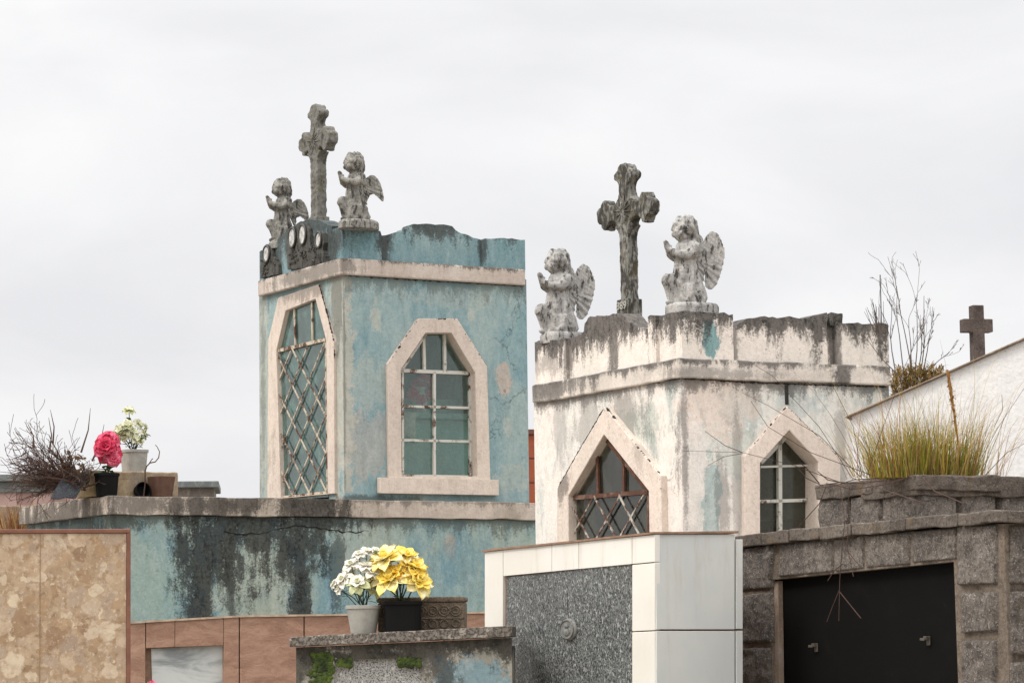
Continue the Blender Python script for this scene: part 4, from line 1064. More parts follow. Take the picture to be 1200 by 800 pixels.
for i in range(2):
    a, b = xs[i], xs[i+1]; s = -.03; p = [U2.PL(a, ut(a)+17, s), U2.PL(b, ut(b)+18, s), U2.PL(a, ut(a), s), U2.PL(b, ut(b), s)]; d = Vector((.5, 0, 0))
    hexa(bm, [p[0], p[0]+d, p[1]+d, p[1], p[2], p[2]+d, p[3]+d, p[3]], (14, 10, 5), .011, 9, i+3)
q0 = U2.PR(1076, 556, -.03)
hexa(bm, bx8(-.03, 1.0, -.032, .5, q0.z-.105, q0.z-.0), (30, 8, 5), .011, 9, 9); hexa(bm, bx8(1.003, 2.3, -.03, .5, q0.z-.10, q0.z-.004), (30, 8, 5), .011, 9, 10)
box(bm, .4, 2.3, .4, uy, q0.z-.2, q0.z-.03)
link('coping_stones', bm, m_cap, up, bevel=.006)

# ================================================================== WHITE GABLED TOMB
Q = Frame(998, 16.4, -14, 520)
wg = Q.root('gabled_tomb'); tag(wg, 'white painted tomb with sloping brown edged roof behind the grass', 'tomb')
m_whitep = plaster('white_limewash', C(238, 236, 232), C(232, 230, 228), seed=40, mot=.15)
bm = bmesh.new(); a = Q.R(998, 487.5); b = Q.R(1200, 398.5); sl = (b[1]-a[1])/(b[0]-a[0]); xe = b[0]+.25
pk_ = (xe, a[1]+sl*(xe-a[0])); xr = 2*xe-a[0]
extrude(bm, [[(a[0], 0), (xr, 0), (xr, a[1]), pk_, a]], fR, 0, 2.0); link('wall', bm, m_whitep, wg, bevel=.004)
bm = bmesh.new(); t_ = .012
extrude(bm, [[(a[0]-.03, a[1]-.03*sl+.0), (pk_[0], pk_[1]), (xr+.03, a[1]-.03*sl), (xr+.03, a[1]+t_-.03*sl), (pk_[0], pk_[1]+t_), (a[0]-.03, a[1]+t_-.03*sl)]], fR, -.03, 2.03)
link('roof', bm, plaster('brown_roof_edge', C(168, 148, 128), C(130, 112, 96), gen=.12), wg, bevel=.004)
# plain cross behind
X = Frame(1143.5, 19.0, 12, 400)
ce = X.root('small_cross'); ce.location.z = 0; tag(ce, 'small plain dark concrete cross behind the white gabled tomb', 'cross')
m_cx = rock('dark_cross_stone', C(98, 86, 80), C(84, 73, 68), C(52, 44, 42), C(120, 108, 100), 1, .3, grain=40)
bm = bmesh.new(); R0 = X.R
xl, zl_ = R0(1137.2, 358); xr_, _ = R0(1150.5, 358); zbt = R0(1143, 470)[1]
al, zt2 = R0(1126.5, 374); ar, _ = R0(1161, 372.5); zb4 = R0(1143, 389.5)[1]
poly = [(xl, zbt), (xr_, zbt), (xr_, zb4), (ar, zb4), (ar, zt2), (xr_, zt2), (xr_, zl_), (xl, zl_), (xl, zt2), (al, zt2), (al, zb4), (xl, zb4)]
extrude(bm, [poly], fR, -.04, .04); b5 = link('cross_body', bm, m_cx, ce, bevel=.006)
bm = bmesh.new(); box(bm, xl-.15, xr_+.15, -.2, .2, 0, zbt+.02); link('pedestal', bm, m_cx, ce, bevel=.01)

# ================================================================== BRECCIA SLAB TOMB (left foreground)
Bf = Frame(153, 10.0, 14, 700)
bt = Bf.root('slab_tomb'); tag(bt, 'tan breccia stone slab tomb with thin brown border at lower left', 'tomb')
zB = Bf.R(153, 619.5)[1]; xB0 = Bf.R(-60, 700)[0]; tw = .014
m_bre = breccia('breccia_stone'); m_bred = plain('brown_border_strip', C(128, 84, 66), .5, .25)
bm = bmesh.new(); box(bm, xB0, -tw-.001, .004, .9, 0, zB-tw-.001); link('slab_panel', bm, m_bre, bt)
bm = bmesh.new(); zlft = Bf.R(0, 616.5)[1]
box(bm, xB0, 0, -.004, .92, zB-tw, zB); box(bm, -tw, 0, -.004, .92, 0, zB-tw-.0008); link('border', bm, m_bred, bt, bevel=.002)
bm = bmesh.new(); xj = Bf.R(47, 700)[0]; box(bm, xj-.0012, xj+.0012, .0025, .02, 0, zB-tw); link('slab_joint', bm, plain('joint_line', C(150, 122, 94)), bt)

# ================================================================== BROWN STONE TOMB with marble panel
N_ = Frame(280, 17.5, 16, 740)
bn = N_.root('brown_tomb'); tag(bn, 'reddish brown slate clad tomb framing a grey marble panel', 'tomb')
def slate():
    m = M('brown_slate_tile'); a = m.noise(4, 10, .72, .5, vec=m.scale(1, 1, 3, rot=(0, R_(-30), 0))); c = m.mix(m.map(a, .35, .65), C(142, 108, 89), C(170, 136, 114))
    c = m.mix(m.map(m.noise(14, 8, .7), .5, .75, 0, .4), c, C(120, 84, 68)); m.bump(m.noise(9, 9, .75, 1.0), .5, .03); m.rough(.6); return m.col(c)
m_slate = slate()
ty = lambda x: 730-(x-155)*.058 if x < 280 else 722.8-(x-280)*.0155
bm = bmesh.new(); xl = N_.R(100, 750)[0]; xr_ = N_.R(575, 750)[0]; zl_ = N_.R(280, 726)[1]
box(bm, xl, xr_, .05, 1.2, 0, zl_-.03); link('tomb_body', bm, m_grout, bn)
bm = bmesh.new()
def sq(x0, x1, y0f, y1f, pr=0): 
    P_ = [N_.R(x0+.2, y0f(x0)), N_.R(x1-.2, y0f(x1)), N_.R(x1-.2, y1f(x1)), N_.R(x0+.2, y1f(x0))]; extrude(bm, [P_], fR, pr, pr+.06)
dn = lambda x: 860
it = lambda x: 759-(x-171)*.038
sq(120, 170.5, lambda x: 730.5-(x-155)*.058, dn); sq(171, 205, ty, it); sq(205, 262, ty, it); sq(262, 280, ty, dn); sq(281, 356, ty, dn); sq(357, 440, ty, dn); sq(441, 520, ty, dn); sq(521, 575, ty, dn)
link('slate_cladding', bm, m_slate, bn, bevel=.003)
bm = bmesh.new()
for (a, b) in ((110, 280), (280, 575)):
    p0, p1 = N_.R(a, ty(a)), N_.R(b, ty(b)); bar(bm, Vector((p0[0], .25, p0[1]+.006)), Vector((p1[0], .25, p1[1]+.006)), .52, .012, Vector((0, 1, 0)))
link('top_edge', bm, plain('worn_top_edge', C(190, 168, 144), .8, .3), bn)
bm = bmesh.new(); P_ = [N_.R(*p, .045) for p in ((177, 759.5), (263, 755.5), (263, 860), (180, 860))]; extrude(bm, [P_], fR, .04, .0497); link('marble_panel', bm, marble('grey_marble'), bn)

# ================================================================== SMALL STAINED TOMB carrying the flower pots
Hf = Frame(340, 14.2, -2, 745)
ht = Hf.root('stained_tomb'); tag(ht, 'low mossy tomb with a speckled granite ledge holding flower pots', 'tomb')
m_gr2 = granite('ledge_granite', C(170, 160, 148), C(126, 118, 108), C(70, 64, 58), 60, .7)
lt = lambda x: 746-(x-339)*.0515; lb = lambda x: 757-(x-345)*.045
bm = bmesh.new(); p = [Hf.PR(339, lb(339), 0), Hf.PR(600, lb(600), 0), Hf.PR(339, lt(339), 0), Hf.PR(600, lt(600), 0)]; d = Vector((0, .55, 0))
hexa(bm, [p[0], p[1], p[1]+d, p[0]+d, p[2], p[3], p[3]+d, p[2]+d], (40, 6, 2), .003, 9, 1); link('granite_ledge', bm, m_gr2, ht, bevel=.004)
LD = (p[2], p[3])
def on_ledge(px, y): # local point on top of granite ledge
    x = Hf.R(px, lt(px), y)[0]; t = (x-LD[0].x)/(LD[1].x-LD[0].x); return Vector((x, y, LD[0].z+(LD[1].z-LD[0].z)*t))
hs = lambda px, py: tuple(Hf.PR(px, py, .05))
m_hb = plaster('mossy_blue_cream_plaster', C(176, 170, 158), C(150, 146, 134), flake=C(206, 196, 180), famt=.02, pale=C(190, 184, 170), pamt=0,
   edges=((Hf.R(420, 760)[1]+.03, .18, .95),), spots=((hs(430, 768), (.55, .3, .05), 1.0), (hs(510, 775), (.12, .3, .25), .85), (hs(348, 780), (.03, .3, .3), .9)), gen=.12, seed=50, grime=C(40, 38, 33), patches=((hs(548, 800), (.20, .3, .16), C(120, 148, 156), .85),))
bm = bmesh.new(); x0 = Hf.R(347, 780, .05)[0]; x1 = Hf.R(600, 780, .05)[0]
op_ = [Hf.R(*q_, .05) for q_ in ((392, 773), (494, 770), (494, 900), (390, 900))]
extrude(bm, [[(x0, 0), (x1, 0), (x1, p[0].z-.01+.04), (x0, p[0].z-.004)], [op_[3], op_[2], op_[1], op_[0]]], fR, .05, .12); box(bm, x0+.01, x1, .14, .5, 0, p[0].z-.01)
link('wall', bm, m_hb, ht)
bm = bmesh.new(); extrude(bm, [[Hf.R(*q_, .07) for q_ in ((391, 770), (495, 768), (495, 900), (389, 900))]], fR, .075, .1)
link('terrazzo_panel', bm, granite('terrazzo', C(214, 210, 202), C(176, 174, 168), C(66, 66, 64), 120, .5, (.42, .5)), ht)
# moss growth
m_moss = M('moss'); m_moss.rough(.95); m_moss.bump(m_moss.noise(60, 5), .8, .01); m_moss.col(m_moss.mix(m_moss.map(m_moss.noise(14), .35, .65), C(82, 98, 40), C(40, 50, 28)))
bm = bmesh.new(); rr = random.Random(9)
for i in range(420):
    t = rr.random()
    if t < .7: px = 378+rr.gauss(0, 6); py = 765+rr.random()*40; 
    elif t < .85: px = rr.uniform(398, 412); py = rr.uniform(772, 780)
    else: px = rr.uniform(468, 492); py = rr.uniform(771, 780)
    c_ = Hf.PR(px, py, .046); s = rr.uniform(.004, .014)
    ell(bm, c_, (s, s*.6, s*rr.uniform(.6, 1.3)), None, 8)
link('moss', bm, m_moss.m, ht)['kind'] = 'stuff'

# ================================================================== pots and flowers
def petal(bm, base, d, up, L, Wd, curl, rr, nu=5, nv=4, cup=.25, tip=.35, mi=0):
    side = d.cross(up).normalized(); V = []; ruff = rr.uniform(0, 6)
    for i in range(nu+1):
        u = i/nu; wv = Wd*math.sin(math.pi*min(1, .12+u*.80))**.7*(1 if u < .98 else tip); row = []
        for j in range(nv+1):
            v = (j/nv-.5)*2
            p = base+d*(L*u*math.cos(curl*u*.6))+up*(-L*curl*u*u*.55+L*.18*u)+side*(v*wv/2)+up*(cup*Wd*v*v*(1-u*.4)+.04*Wd*math.sin(v*5+ruff+u*6)*u)
            row.append(bm.verts.new(p))
        V.append(row)
    for i in range(nu):
        for j in range(nv): f = bm.faces.new([V[i][j], V[i+1][j], V[i+1][j+1], V[i][j+1]]); f.material_index = mi; f.smooth = True
def bloom(name, c, axis, R0, mats, parent, seed, layers=((7, 1, .7, .1), (6, .8, .3, .3), (5, .5, -.2, .55)), wr=.75, center=True):
    rr = random.Random(seed); bm = bmesh.new(); a = Vector(axis).normalized(); o = a.orthogonal().normalized()
    for li, (n_, s, curl, lift) in enumerate(layers):
        for k in range(n_):
            an = 2*math.pi*(k+.5*li)/n_+rr.uniform(-.15, .15); d = Quaternion(a, an) @ o
            d2 = (d*math.cos(lift)+a*math.sin(lift)).normalized(); up = (a*math.cos(lift)-d*math.sin(lift)).normalized()
            petal(bm, Vector(c)+a*(.03*R0*li), d2, up, R0*s*rr.uniform(.88, 1.08), R0*wr*s**.5, curl+rr.uniform(-.1, .2), rr, mi=min(li, len(mats)-1))
    if center: bmesh.ops.create_icosphere(bm, subdivisions=2, radius=R0*.13, matrix=Matrix.Translation(Vector(c)+a*R0*.1))
    me = bpy.data.meshes.new(name); bm.to_mesh(me); bm.free()
    for m in mats: me.materials.append(m)
    o_ = bpy.data.objects.new(name, me); COL.objects.link(o_); o_.parent = parent
    sm = o_.modifiers.new('s', 'SOLIDIFY'); sm.thickness = .0015
    return o_
def leaf(bm, base, d, L, Wd, rr):
    up = Vector((0, 0, 1)); d = Vector(d).normalized()
    if abs(d.z) > .95: up = Vector((0, -1, 0))
    up = (up-d*up.dot(d)).normalized(); petal(bm, base, d, up, L, Wd, .5, rr, cup=.1, tip=.15)
def petmat(name, a, b, sc=25):
    m = M(name); c = m.mix(m.map(m.noise(sc, 4), .35, .65), a, b); m.rough(.6); m.b.inputs['Subsurface Weight'].default_value = .0
    t = m.n('ShaderNodeBsdfTranslucent'); m.l(c, t.inputs[0]); mx_ = m.n('ShaderNodeMixShader'); mx_.inputs[0].default_value = .3
    m.col(c); m.l(m.b.outputs[0], mx_.inputs[1]); m.l(t.outputs[0], mx_.inputs[2]); m.l(mx_.outputs[0], m.t.nodes['Material Output'].inputs[0]); return m.m
mp_white = petmat('white_petal', C(252, 250, 242), C(240, 236, 222)); mp_cream = petmat('cream_petal', C(238, 236, 214), C(206, 208, 160)); mp_green = petmat('greenish_petal', C(196, 200, 140), C(222, 222, 180))
mp_y = petmat('yellow_petal', C(254, 226, 90), C(254, 240, 150)); mp_yo = petmat('golden_petal', C(254, 196, 50), C(254, 226, 96)); mp_yp = petmat('pale_yellow_petal', C(254, 248, 214), C(254, 236, 130))
mp_pk = petmat('pink_petal', C(232, 78, 116), C(244, 140, 164)); mp_pd = petmat('deep_pink_petal', C(206, 40, 78), C(232, 84, 116))
m_leaf = petmat('green_leaf', C(52, 78, 40), C(88, 112, 56)); m_stem = plain('green_stem', C(60, 76, 48), .6)
m_pgrey = plain('grey_plastic_pot', C(164, 161, 152), .55, .22, .02, 12); m_pblack = plain('black_plastic_pot', C(12, 12, 12), .6, .1, .02, spec=.15); m_soil = plain('potting_soil', C(52, 42, 34), .95)
def pot(name_root, label, loc, rtop, rbot, h, mat, sq=0, yaw=0, cat='flower pot', rim=True, n=32):
    e = empty(name_root, loc, yaw); tag(e, label, cat)
    bm = bmesh.new(); lathe(bm, [(rbot, 0), (rtop*.97, h*.86), (rtop*.97, h*.93), (rtop*.88, h*.93), (rbot*.9, .01)], n=n, sq=sq)
    bo_ = link('pot', bm, mat, e, bevel=.002)
    bm = bmesh.new(); lathe(bm, [(rtop*.98, h*.87), (rtop*1.04, h*.87), (rtop*1.04, h), (rtop*.94, h), (rtop*.94, h*.87)], n=n, sq=sq); link('rim', bm, mat, bo_, bevel=.002)
    bm = bmesh.new(); lathe(bm, [(rtop*.5, h*.8), (rtop*.93, h*.84)], n=n, sq=sq); link('soil', bm, m_soil, e)
    return e
# --- helper giving local coords inside a pot for a wanted photo pixel
def atpix(e, f, px, py, ylocal):
    q_ = f.PR(px, py, ylocal); wq = f.world(q_); rz = e.rotation_euler.z; v = wq-Vector(e.location); return Matrix.Rotation(-rz, 3, 'Z') @ v
def stems(e, pts, base, r_=.0035, leaves=0, seed=0, name='stem', lw=.04):
    rr = random.Random(seed)
    bm = bmesh.new(); bl = bmesh.new()
    for p in pts:
        mid = base.lerp(p, .5)+Vector((rr.uniform(-.01, .01), rr.uniform(-.01, .01), .01)); tube(bm, [base+Vector((rr.uniform(-.02, .02), 0, 0)), mid, p], [r_, r_*.9, r_*.8], 5)
        for k in range(leaves):
            t = rr.uniform(.35, .95); q_ = base.lerp(p, t); leaf(bl, q_, (rr.uniform(-1, 1), rr.uniform(-1, .4), rr.uniform(-.3, .5)), rr.uniform(.7, 1.2)*lw*1.4, lw*.7, rr)
    link(name, bm, m_stem, e)
    if leaves: link('leaves', bl, m_leaf, e, True)
    else: bl.free()
# A: grey pot with white flowers on granite ledge
yA = .10; s_px = FPX/14.3
b0 = on_ledge(426, yA); LA = Hf.world(b0)
hp = (739.5-707)/s_px; eA = pot('potted_flowers', 'grey plastic pot of drooping white artificial flowers beside the yellow ones', LA, 20/s_px, 14.5/s_px, hp, m_pgrey, cat='potted flowers')
fl = [(448, 655, .02, 15, 0), (430, 648, .05, 14, 1), (412, 662, .03, 14, 2), (403, 680, 0, 16, 3), (420, 684, -.05, 18, 4), (436, 672, -.03, 15, 5), (398, 690, 0, 10, 6), (428, 664, -.02, 14, 7), (410, 672, .06, 14, 8), (440, 690, 0, 13, 9), (392, 684, .02, 9, 10), (421, 650, .0, 11, 11), (440, 646, .02, 10, 12)]
pts = []
for (px, py, dy, R0, s) in fl:
    c_ = atpix(eA, Hf, px, py, yA+dy); pts.append(c_)
    ax_ = Vector(((px-425)/30, -.55+rnd.uniform(-.3, .3), .45+(690-py)/40)); bloom('flower', c_, ax_, R0/s_px, [mp_green if s in (4, 9) else mp_white, mp_white, mp_cream], eA, 100+s, layers=((7, 1, .8, .15), (6, .72, .4, .5), (4, .4, 0, .9)), wr=.62)
stems(eA, pts, Vector((0, 0, hp*.84)), .0028, 2, 1, lw=.035)
# B: black pot with yellow flowers
yB = .13; b0 = on_ledge(472, yB-.02); LB = Hf.world(b0); hb_ = (737-702)/s_px
eB = pot('potted_flowers', 'black plastic pot of large yellow artificial flowers', LB, 22.5/s_px, 21.5/s_px, hb_, m_pblack, sq=5, cat='potted flowers')
fl = [(452, 656, -.04, 24, 0, mp_yp, mp_yp), (476, 652, .0, 17, 1, mp_yp, mp_y), (458, 680, -.08, 25, 2, mp_yp, mp_y), (484, 666, -.02, 22, 3, mp_y, mp_y), (488, 682, -.06, 23, 4, mp_yp, mp_y), (467, 671, -.07, 15, 5, mp_yo, mp_yo), (440, 672, -.02, 14, 6, mp_y, mp_y), (470, 650, .04, 16, 7, mp_yp, mp_y)]
pts = []
for (px, py, dy, R0, s, ma, mb) in fl:
    c_ = atpix(eB, Hf, px, py, yB+dy); pts.append(c_)
    ax_ = Vector(((px-466)/35, -.55+rnd.uniform(-.15, .2), .6+(680-py)/50)); bloom('flower', c_, ax_, R0/s_px*1.1, [ma, mb, mp_y], eB, 130+s, layers=((8, 1, .55, .1), (7, .74, .3, .45), (5, .42, 0, .9)), wr=.6)
stems(eB, pts, Vector((0, 0, hb_*.84)), .004, 1, 2, lw=.05)
# carved stone planter
a0 = on_ledge(445, .30); a1 = on_ledge(546, .30)
ep = empty('stone_planter', Hf.world((a0+a1)/2), Hf.yaw); tag(ep, 'carved brown stone planter box behind the black flower pot', 'planter')
wpl = (a1-a0).length; hpl = (735-696.5)/FPX*14.5
m_pl = rock('carved_planter_stone', C(132, 116, 98), C(104, 92, 78), C(60, 52, 42), C(166, 150, 130), 1.2, .6, grain=60)
bm = bmesh.new(); box(bm, -wpl/2, wpl/2, -.12, .12, -.005, hpl*.84); box(bm, -wpl/2-.006, wpl/2+.006, -.127, .127, hpl*.845, hpl); link('planter_body', bm, m_pl, ep, bevel=.008)
bm = bmesh.new()
for k in range(7):
    cx_ = -wpl/2+.045+k*(wpl-.09)/6
    for r0_, cz_ in ((.026, hpl*.58), (.013, hpl*.58), (.02, hpl*.2)):
        pts = [Vector((cx_+r0_*math.cos(a*.35), -.122, cz_+r0_*.95*math.sin(a*.35))) for a in range(19)]; tube(bm, pts, .0045, 6)
tube(bm, [Vector((-wpl/2+.01, -.122, hpl*.36)), Vector((wpl/2-.01, -.122, hpl*.36))], .005, 6)
link('carved_scrolls', bm, m_pl, ep, True)

# ---- things on the teal ledge (left)
ylg = .25     # distance behind the ledge front in teal frame
def on_teal(px, y):
    x = T.R(px, 580, y)[0]; return Vector((x, y, zl1+.003))
tp = FPX/23.2
# the ledge seen from below: things set just behind the front edge
yf = -pb+.16
b0 = on_teal(125, yf); LPk = T.world(b0); h = (582-555)/FPX*LPk.y
eP = pot('potted_flowers', 'small black pot with one large pink artificial bloom on the left ledge', LPk, 14.5/FPX*LPk.y, 12/FPX*LPk.y, h, m_pblack, cat='potted flowers', n=24)
rp = FPX/LPk.y
for i, (px, py, R0, mt) in enumerate(((127, 517, 17, [mp_pk, mp_pk, mp_pd]), (128, 531, 18, [mp_pd, mp_pk, mp_pd]), (124, 524, 17, [mp_pk, mp_pd, mp_pd]), (133, 538, 12, [mp_pk, mp_pk, mp_pk]))):
    bloom('flower', atpix(eP, T, px, py, yf-.02*i), (-.1+.1*i, -1, .35), R0/rp, mt, eP, 160+i, layers=((6, 1, .9, .1), (7, .85, .7, .35), (6, .6, .3, .7), (4, .35, 0, 1.1)), wr=.95, center=False)
stems(eP, [atpix(eP, T, 127, 535, yf), atpix(eP, T, 120, 546, yf), atpix(eP, T, 134, 545, yf)], Vector((0, 0, h*.84)), .006, 5, 5, lw=.07)
# concrete block carrying grey pot
yk = yf+.22
b0 = on_teal(97, yk); b1 = on_teal(202, yk); zt5 = T.R(150, 552.5, yk-.12)[1]
ek = empty('stone_block', T.world((b0+b1)/2), T.yaw); tag(ek, 'weathered yellowish stone block under the pots on the left ledge', 'stone block')
wk = (b1-b0).length; hk = zt5-zl1; bm = bmesh.new(); hexa(bm, bx8(-wk/2, wk/2, -.12, .14, 0, hk), (18, 6, 6), .014, 6, 3)
m_yb = plaster('yellow_lichen_block', C(168, 146, 110), C(148, 134, 116), flake=C(196, 182, 158), famt=.03, gen=.18, seed=60, grime=C(66, 58, 48))
link('block_body', bm, m_yb, ek, bevel=.01)
LG = T.world(Vector((on_teal(157, yk).x, yk, zl1+hk+.002))); rg = FPX/LG.y; h = 26.5/rg
eG = pot('potted_flowers', 'square grey pot of cream white flowers on the stone block at left', LG, 14.2/rg, 12/rg, h, m_pgrey, sq=5, yaw=T.yaw, cat='potted flowers')
fl = [(151, 481, 10, 0), (140, 503, 9, 1), (150, 497, 9, 2), (162, 496, 9, 3), (168, 508, 9, 4), (156, 506, 10, 5), (145, 511, 9, 6), (164, 516, 8, 7), (136, 508, 8, 8), (158, 514, 9, 9), (148, 504, 8, 10), (170, 500, 7, 11)]
pts = []
for (px, py, R0, s) in fl:
    c_ = atpix(eG, T, px, py, yk-.03+rnd.uniform(-.06, .04)); pts.append(c_)
    bloom('flower', c_, (((px-154)/14), -.8, .5 if s else 1.6), R0/rg, [mp_green if s in (0, 1, 8) else mp_cream, mp_cream, mp_white], eG, 180+s, layers=((6, 1, .9, .1), (5, .7, .5, .5)), wr=.7)
stems(eG, pts, Vector((0, 0, h*.84)), .004, 2, 8, lw=.055)
# brown pot fragment and dark tipped pot
LBp = T.world(on_teal(189, yf)); rb = FPX/LBp.y
eb = empty('brown_pot', LBp, T.yaw+.15); tag(eb, 'small square brown clay pot at the right end of the stone block', 'flower pot')
bm = bmesh.new(); lathe(bm, [(10.5/rb, 0), (13/rb, 21/rb), (13.5/rb, 24/rb), (11.5/rb, 24/rb), (10/rb, .03)], n=24, sq=6)
link('pot_body', bm, plain('brown_clay', C(96, 68, 54), .75, .25), eb, bevel=.004)
LD2 = T.world(on_teal(168, yf)); ed = empty('broken_pot', LD2, T.yaw); tag(ed, 'dark broken pot lying beside the brown clay pot', 'flower pot')
bm = bmesh.new(); lathe(bm, [(8/rb, -.08), (9.5/rb, .0), (8.5/rb, .0), (7/rb, -.07)], n=20)
bmesh.ops.transform(bm, matrix=Matrix.Translation((0, .0, 8.5/rb)) @ Matrix.Rotation(R_(80), 4, 'X'), verts=bm.verts); link('pot_body', bm, m_pblack, ed)
# slate slab leaning
m_sl = rock('dark_slate_slab', C(72, 74, 78), C(56, 58, 62), C(36, 38, 40), C(110, 112, 116), 1, .4, grain=30)
es = empty('slate_slab', T.world(on_teal(84, yf)), T.yaw); tag(es, 'broken dark slate slab leaning on the left ledge', 'slab')
bm = bmesh.new(); base = on_teal(84, yf)
P_ = [T.R(*q_, yf-.02) for q_ in ((60, 584), (67, 573), (79, 557), (110, 549), (113, 552), (103, 564), (95, 574), (88, 584))]
P_ = [(a-base.x, b-base.z) for a, b in P_]; extrude(bm, [jag(P_, .012, .06, 3)], lambda a, b, t: Vector((a, t+b*.45, b)), -.03, .02)
link('slab_body', bm, m_sl, es, bevel=.006)

# ================================================================== TWIGS, DRY BUSHES, GRASS
def grow(bm, p, d, L, r, gen, rr, nseg=5, wob=.35, grav=0.0, kids=(2, 4), spread=.8, sides=4, minr=.0012, kf=.62):
    pts = [p]; dd = d.normalized(); rad = [r]
    for i in range(nseg):
        dd = (dd+Vector((rr.uniform(-1, 1), rr.uniform(-1, 1), rr.uniform(-1, 1)))*wob/nseg*1.6+Vector((0, 0, grav/nseg))).normalized()
        pts.append(pts[-1]+dd*L/nseg); rad.append(max(minr, r*(1-.6*(i+1)/nseg)))
    tube(bm, pts, rad, sides)
    if gen > 0:
        for k in range(rr.randint(*kids)):
            i = rr.randint(1, nseg); q_ = pts[i]; ax_ = Vector((rr.uniform(-1, 1), rr.uniform(-1, 1), rr.uniform(-1, 1))).normalized()
            base = (pts[i]-pts[i-1]).normalized(); nd = (base+ax_*spread).normalized()
            grow(bm, q_, nd, L*rr.uniform(kf-.15, kf+.1), max(minr, rad[i]*.7), gen-1, rr, nseg, wob, grav, kids, spread, sides, minr, kf)
m_twig = plain('dry_brown_twig', C(84, 62, 52), .85, .3); m_twig2 = plain('grey_dry_twig', C(98, 88, 80), .85, .3)
# dry bush on left ledge: many arching twigs
yb_ = yf+.1; c0 = on_teal(85, yb_); eD = empty('dry_bush', T.world(c0), 0); tag(eD, 'tangled leafless brown bush sprawling over the left end of the ledge', 'bush')
bm = bmesh.new(); rr = random.Random(21); Dd = T.world(c0).y; mpx = Dd/FPX
for i in range(120):
    an = rr.uniform(5, 190); 
    if rr.random() < .5: an = rr.uniform(110, 185)
    elev = math.sin(R_(an)); dirx = math.cos(R_(an))
    reach = (84 if dirx < -.4 else 42 if dirx < .3 else 34)*rr.uniform(.5, 1.0)*mpx
    d = Vector((dirx, rr.uniform(-.5, .5), max(-.05, elev*.5+.12)))
    st0 = Vector((rr.uniform(-16, 14)*mpx, rr.uniform(-.12, .12), rr.uniform(8, 22)*mpx))
    grow(bm, st0, d, reach*.75, rr.uniform(.004, .009), 2, rr, 6, .95, .1, (2, 3), .8, 4, .0022)
for (x0, y0, x1, y1) in ((58, 530, 57, 489), (62, 520, 59, 480), (95, 530, 106, 478), (40, 525, 32, 495), (108, 540, 122, 497), (30, 530, 14, 538)):
    a_ = T.world(T.PR(x0, y0, yb_))-Vector(eD.location); b_ = T.world(T.PR(x1, y1, yb_))-Vector(eD.location); tube(bm, [a_, a_.lerp(b_, .5)+Vector((.02, 0, 0)), b_], [.010, .006, .002], 4)
link('twigs', bm, m_twig, eD)
bm = bmesh.new()
for i in range(70):
    c_ = Vector((rr.uniform(-15, 22)*mpx, rr.uniform(-.15, .1), rr.uniform(20, 48)*mpx)); leaf(bm, c_, (rr.uniform(-1, 1), rr.uniform(-1, 1), rr.uniform(-1, 1)), .05, .03, rr)
link('withered_leaves', bm, petmat('withered_leaf', C(96, 88, 60), C(110, 74, 62)), eD, True)
# curled tendril by grey pot
bm = bmesh.new(); pp = [(170, 552), (172, 546), (176, 542), (182, 541), (186, 536), (187, 529), (184, 523), (182, 521)]; base = on_teal(170, yf)
eT = empty('dry_tendril', T.world(base), 0); tag(eT, 'thin curling dry stem right of the grey pot', 'twig')
tube(bm, [T.world(T.PR(a, b, yf))-Vector(eT.location) for a, b in pp], [.007, .006, .006, .005, .005, .004, .003, .003], 5); tube(bm, [T.world(T.PR(a, b, yf))-Vector(eT.location) for a, b in ((174, 544), (178, 538), (179, 537))], .004, 5)
tube(bm, [T.world(T.PR(a, b, yf))-Vector(eT.location) for a, b in ((170, 552), (170, 566), (168, 583))], .006, 5)
link('stem', bm, m_twig, eT)

def grassclump(name, label, base_f, pxs, n, seed, hrange, mats, width=.004, lean=.35, cat='grass clump', group=None):
    rr = random.Random(seed)
    e = empty(name, base_f(sum(pxs)/2, 0), 0); tag(e, label, cat, group)
    bm = bmesh.new()
    for i in range(n):
        px = rr.uniform(*pxs) if rr.random() < .5 else (pxs[0]+pxs[1])/2+rr.gauss(0, (pxs[1]-pxs[0])*.22)
        p = base_f(px, rr.uniform(-1, 1))-Vector(e.location); L = rr.uniform(*hrange)
        if rr.random() < .12: L *= 1.5
        t = (px-(pxs[0]+pxs[1])/2)/(pxs[1]-pxs[0])
        d = Vector((t*lean*2+rr.gauss(0, lean*.5), rr.gauss(0, lean*.6), 1)).normalized(); bend = Vector((t*.8+rr.gauss(0, .45), rr.gauss(0, .4), -abs(rr.gauss(.05, .3) if rr.random() < .85 else rr.uniform(.8, 2.2))))
        n_ = 6; w_ = width*rr.uniform(.6, 1.3); prev = None; sd2 = Vector((rr.uniform(-1, 1), rr.uniform(-1, 1), 0)).normalized(); pos = p; mi = rr.choices(range(len(mats)), weights=[5, 4, 3, 2][:len(mats)])[0]
        for k in range(n_+1):
            u = k/n_; w2 = w_*(1-u)**.7+.0006; a, b = bm.verts.new(pos-sd2*w2/2), bm.verts.new(pos+sd2*w2/2)
            if prev: f = bm.faces.new([prev[0], prev[1], b, a]); f.material_index = mi
            prev = (a, b); dcur = (d+bend*u*u).normalized(); pos = pos+dcur*L/n_
    link('blades', bm, mats, e); return e
mg1 = petmat('green_grass_blade', C(128, 132, 42), C(98, 112, 38)); mg2 = petmat('yellow_grass_blade', C(186, 170, 66), C(160, 150, 60)); mg3 = petmat('straw_blade', C(196, 166, 112), C(168, 134, 88)); mg4 = petmat('rusty_blade', C(150, 92, 54), C(120, 78, 50))
def uppos(px, j): q_ = U2.PR(px, 557, .15+.12*j); zz = q0.z-.01; return U2.world(Vector((q_.x, q_.y, zz)))
mp2 = 14.4/FPX
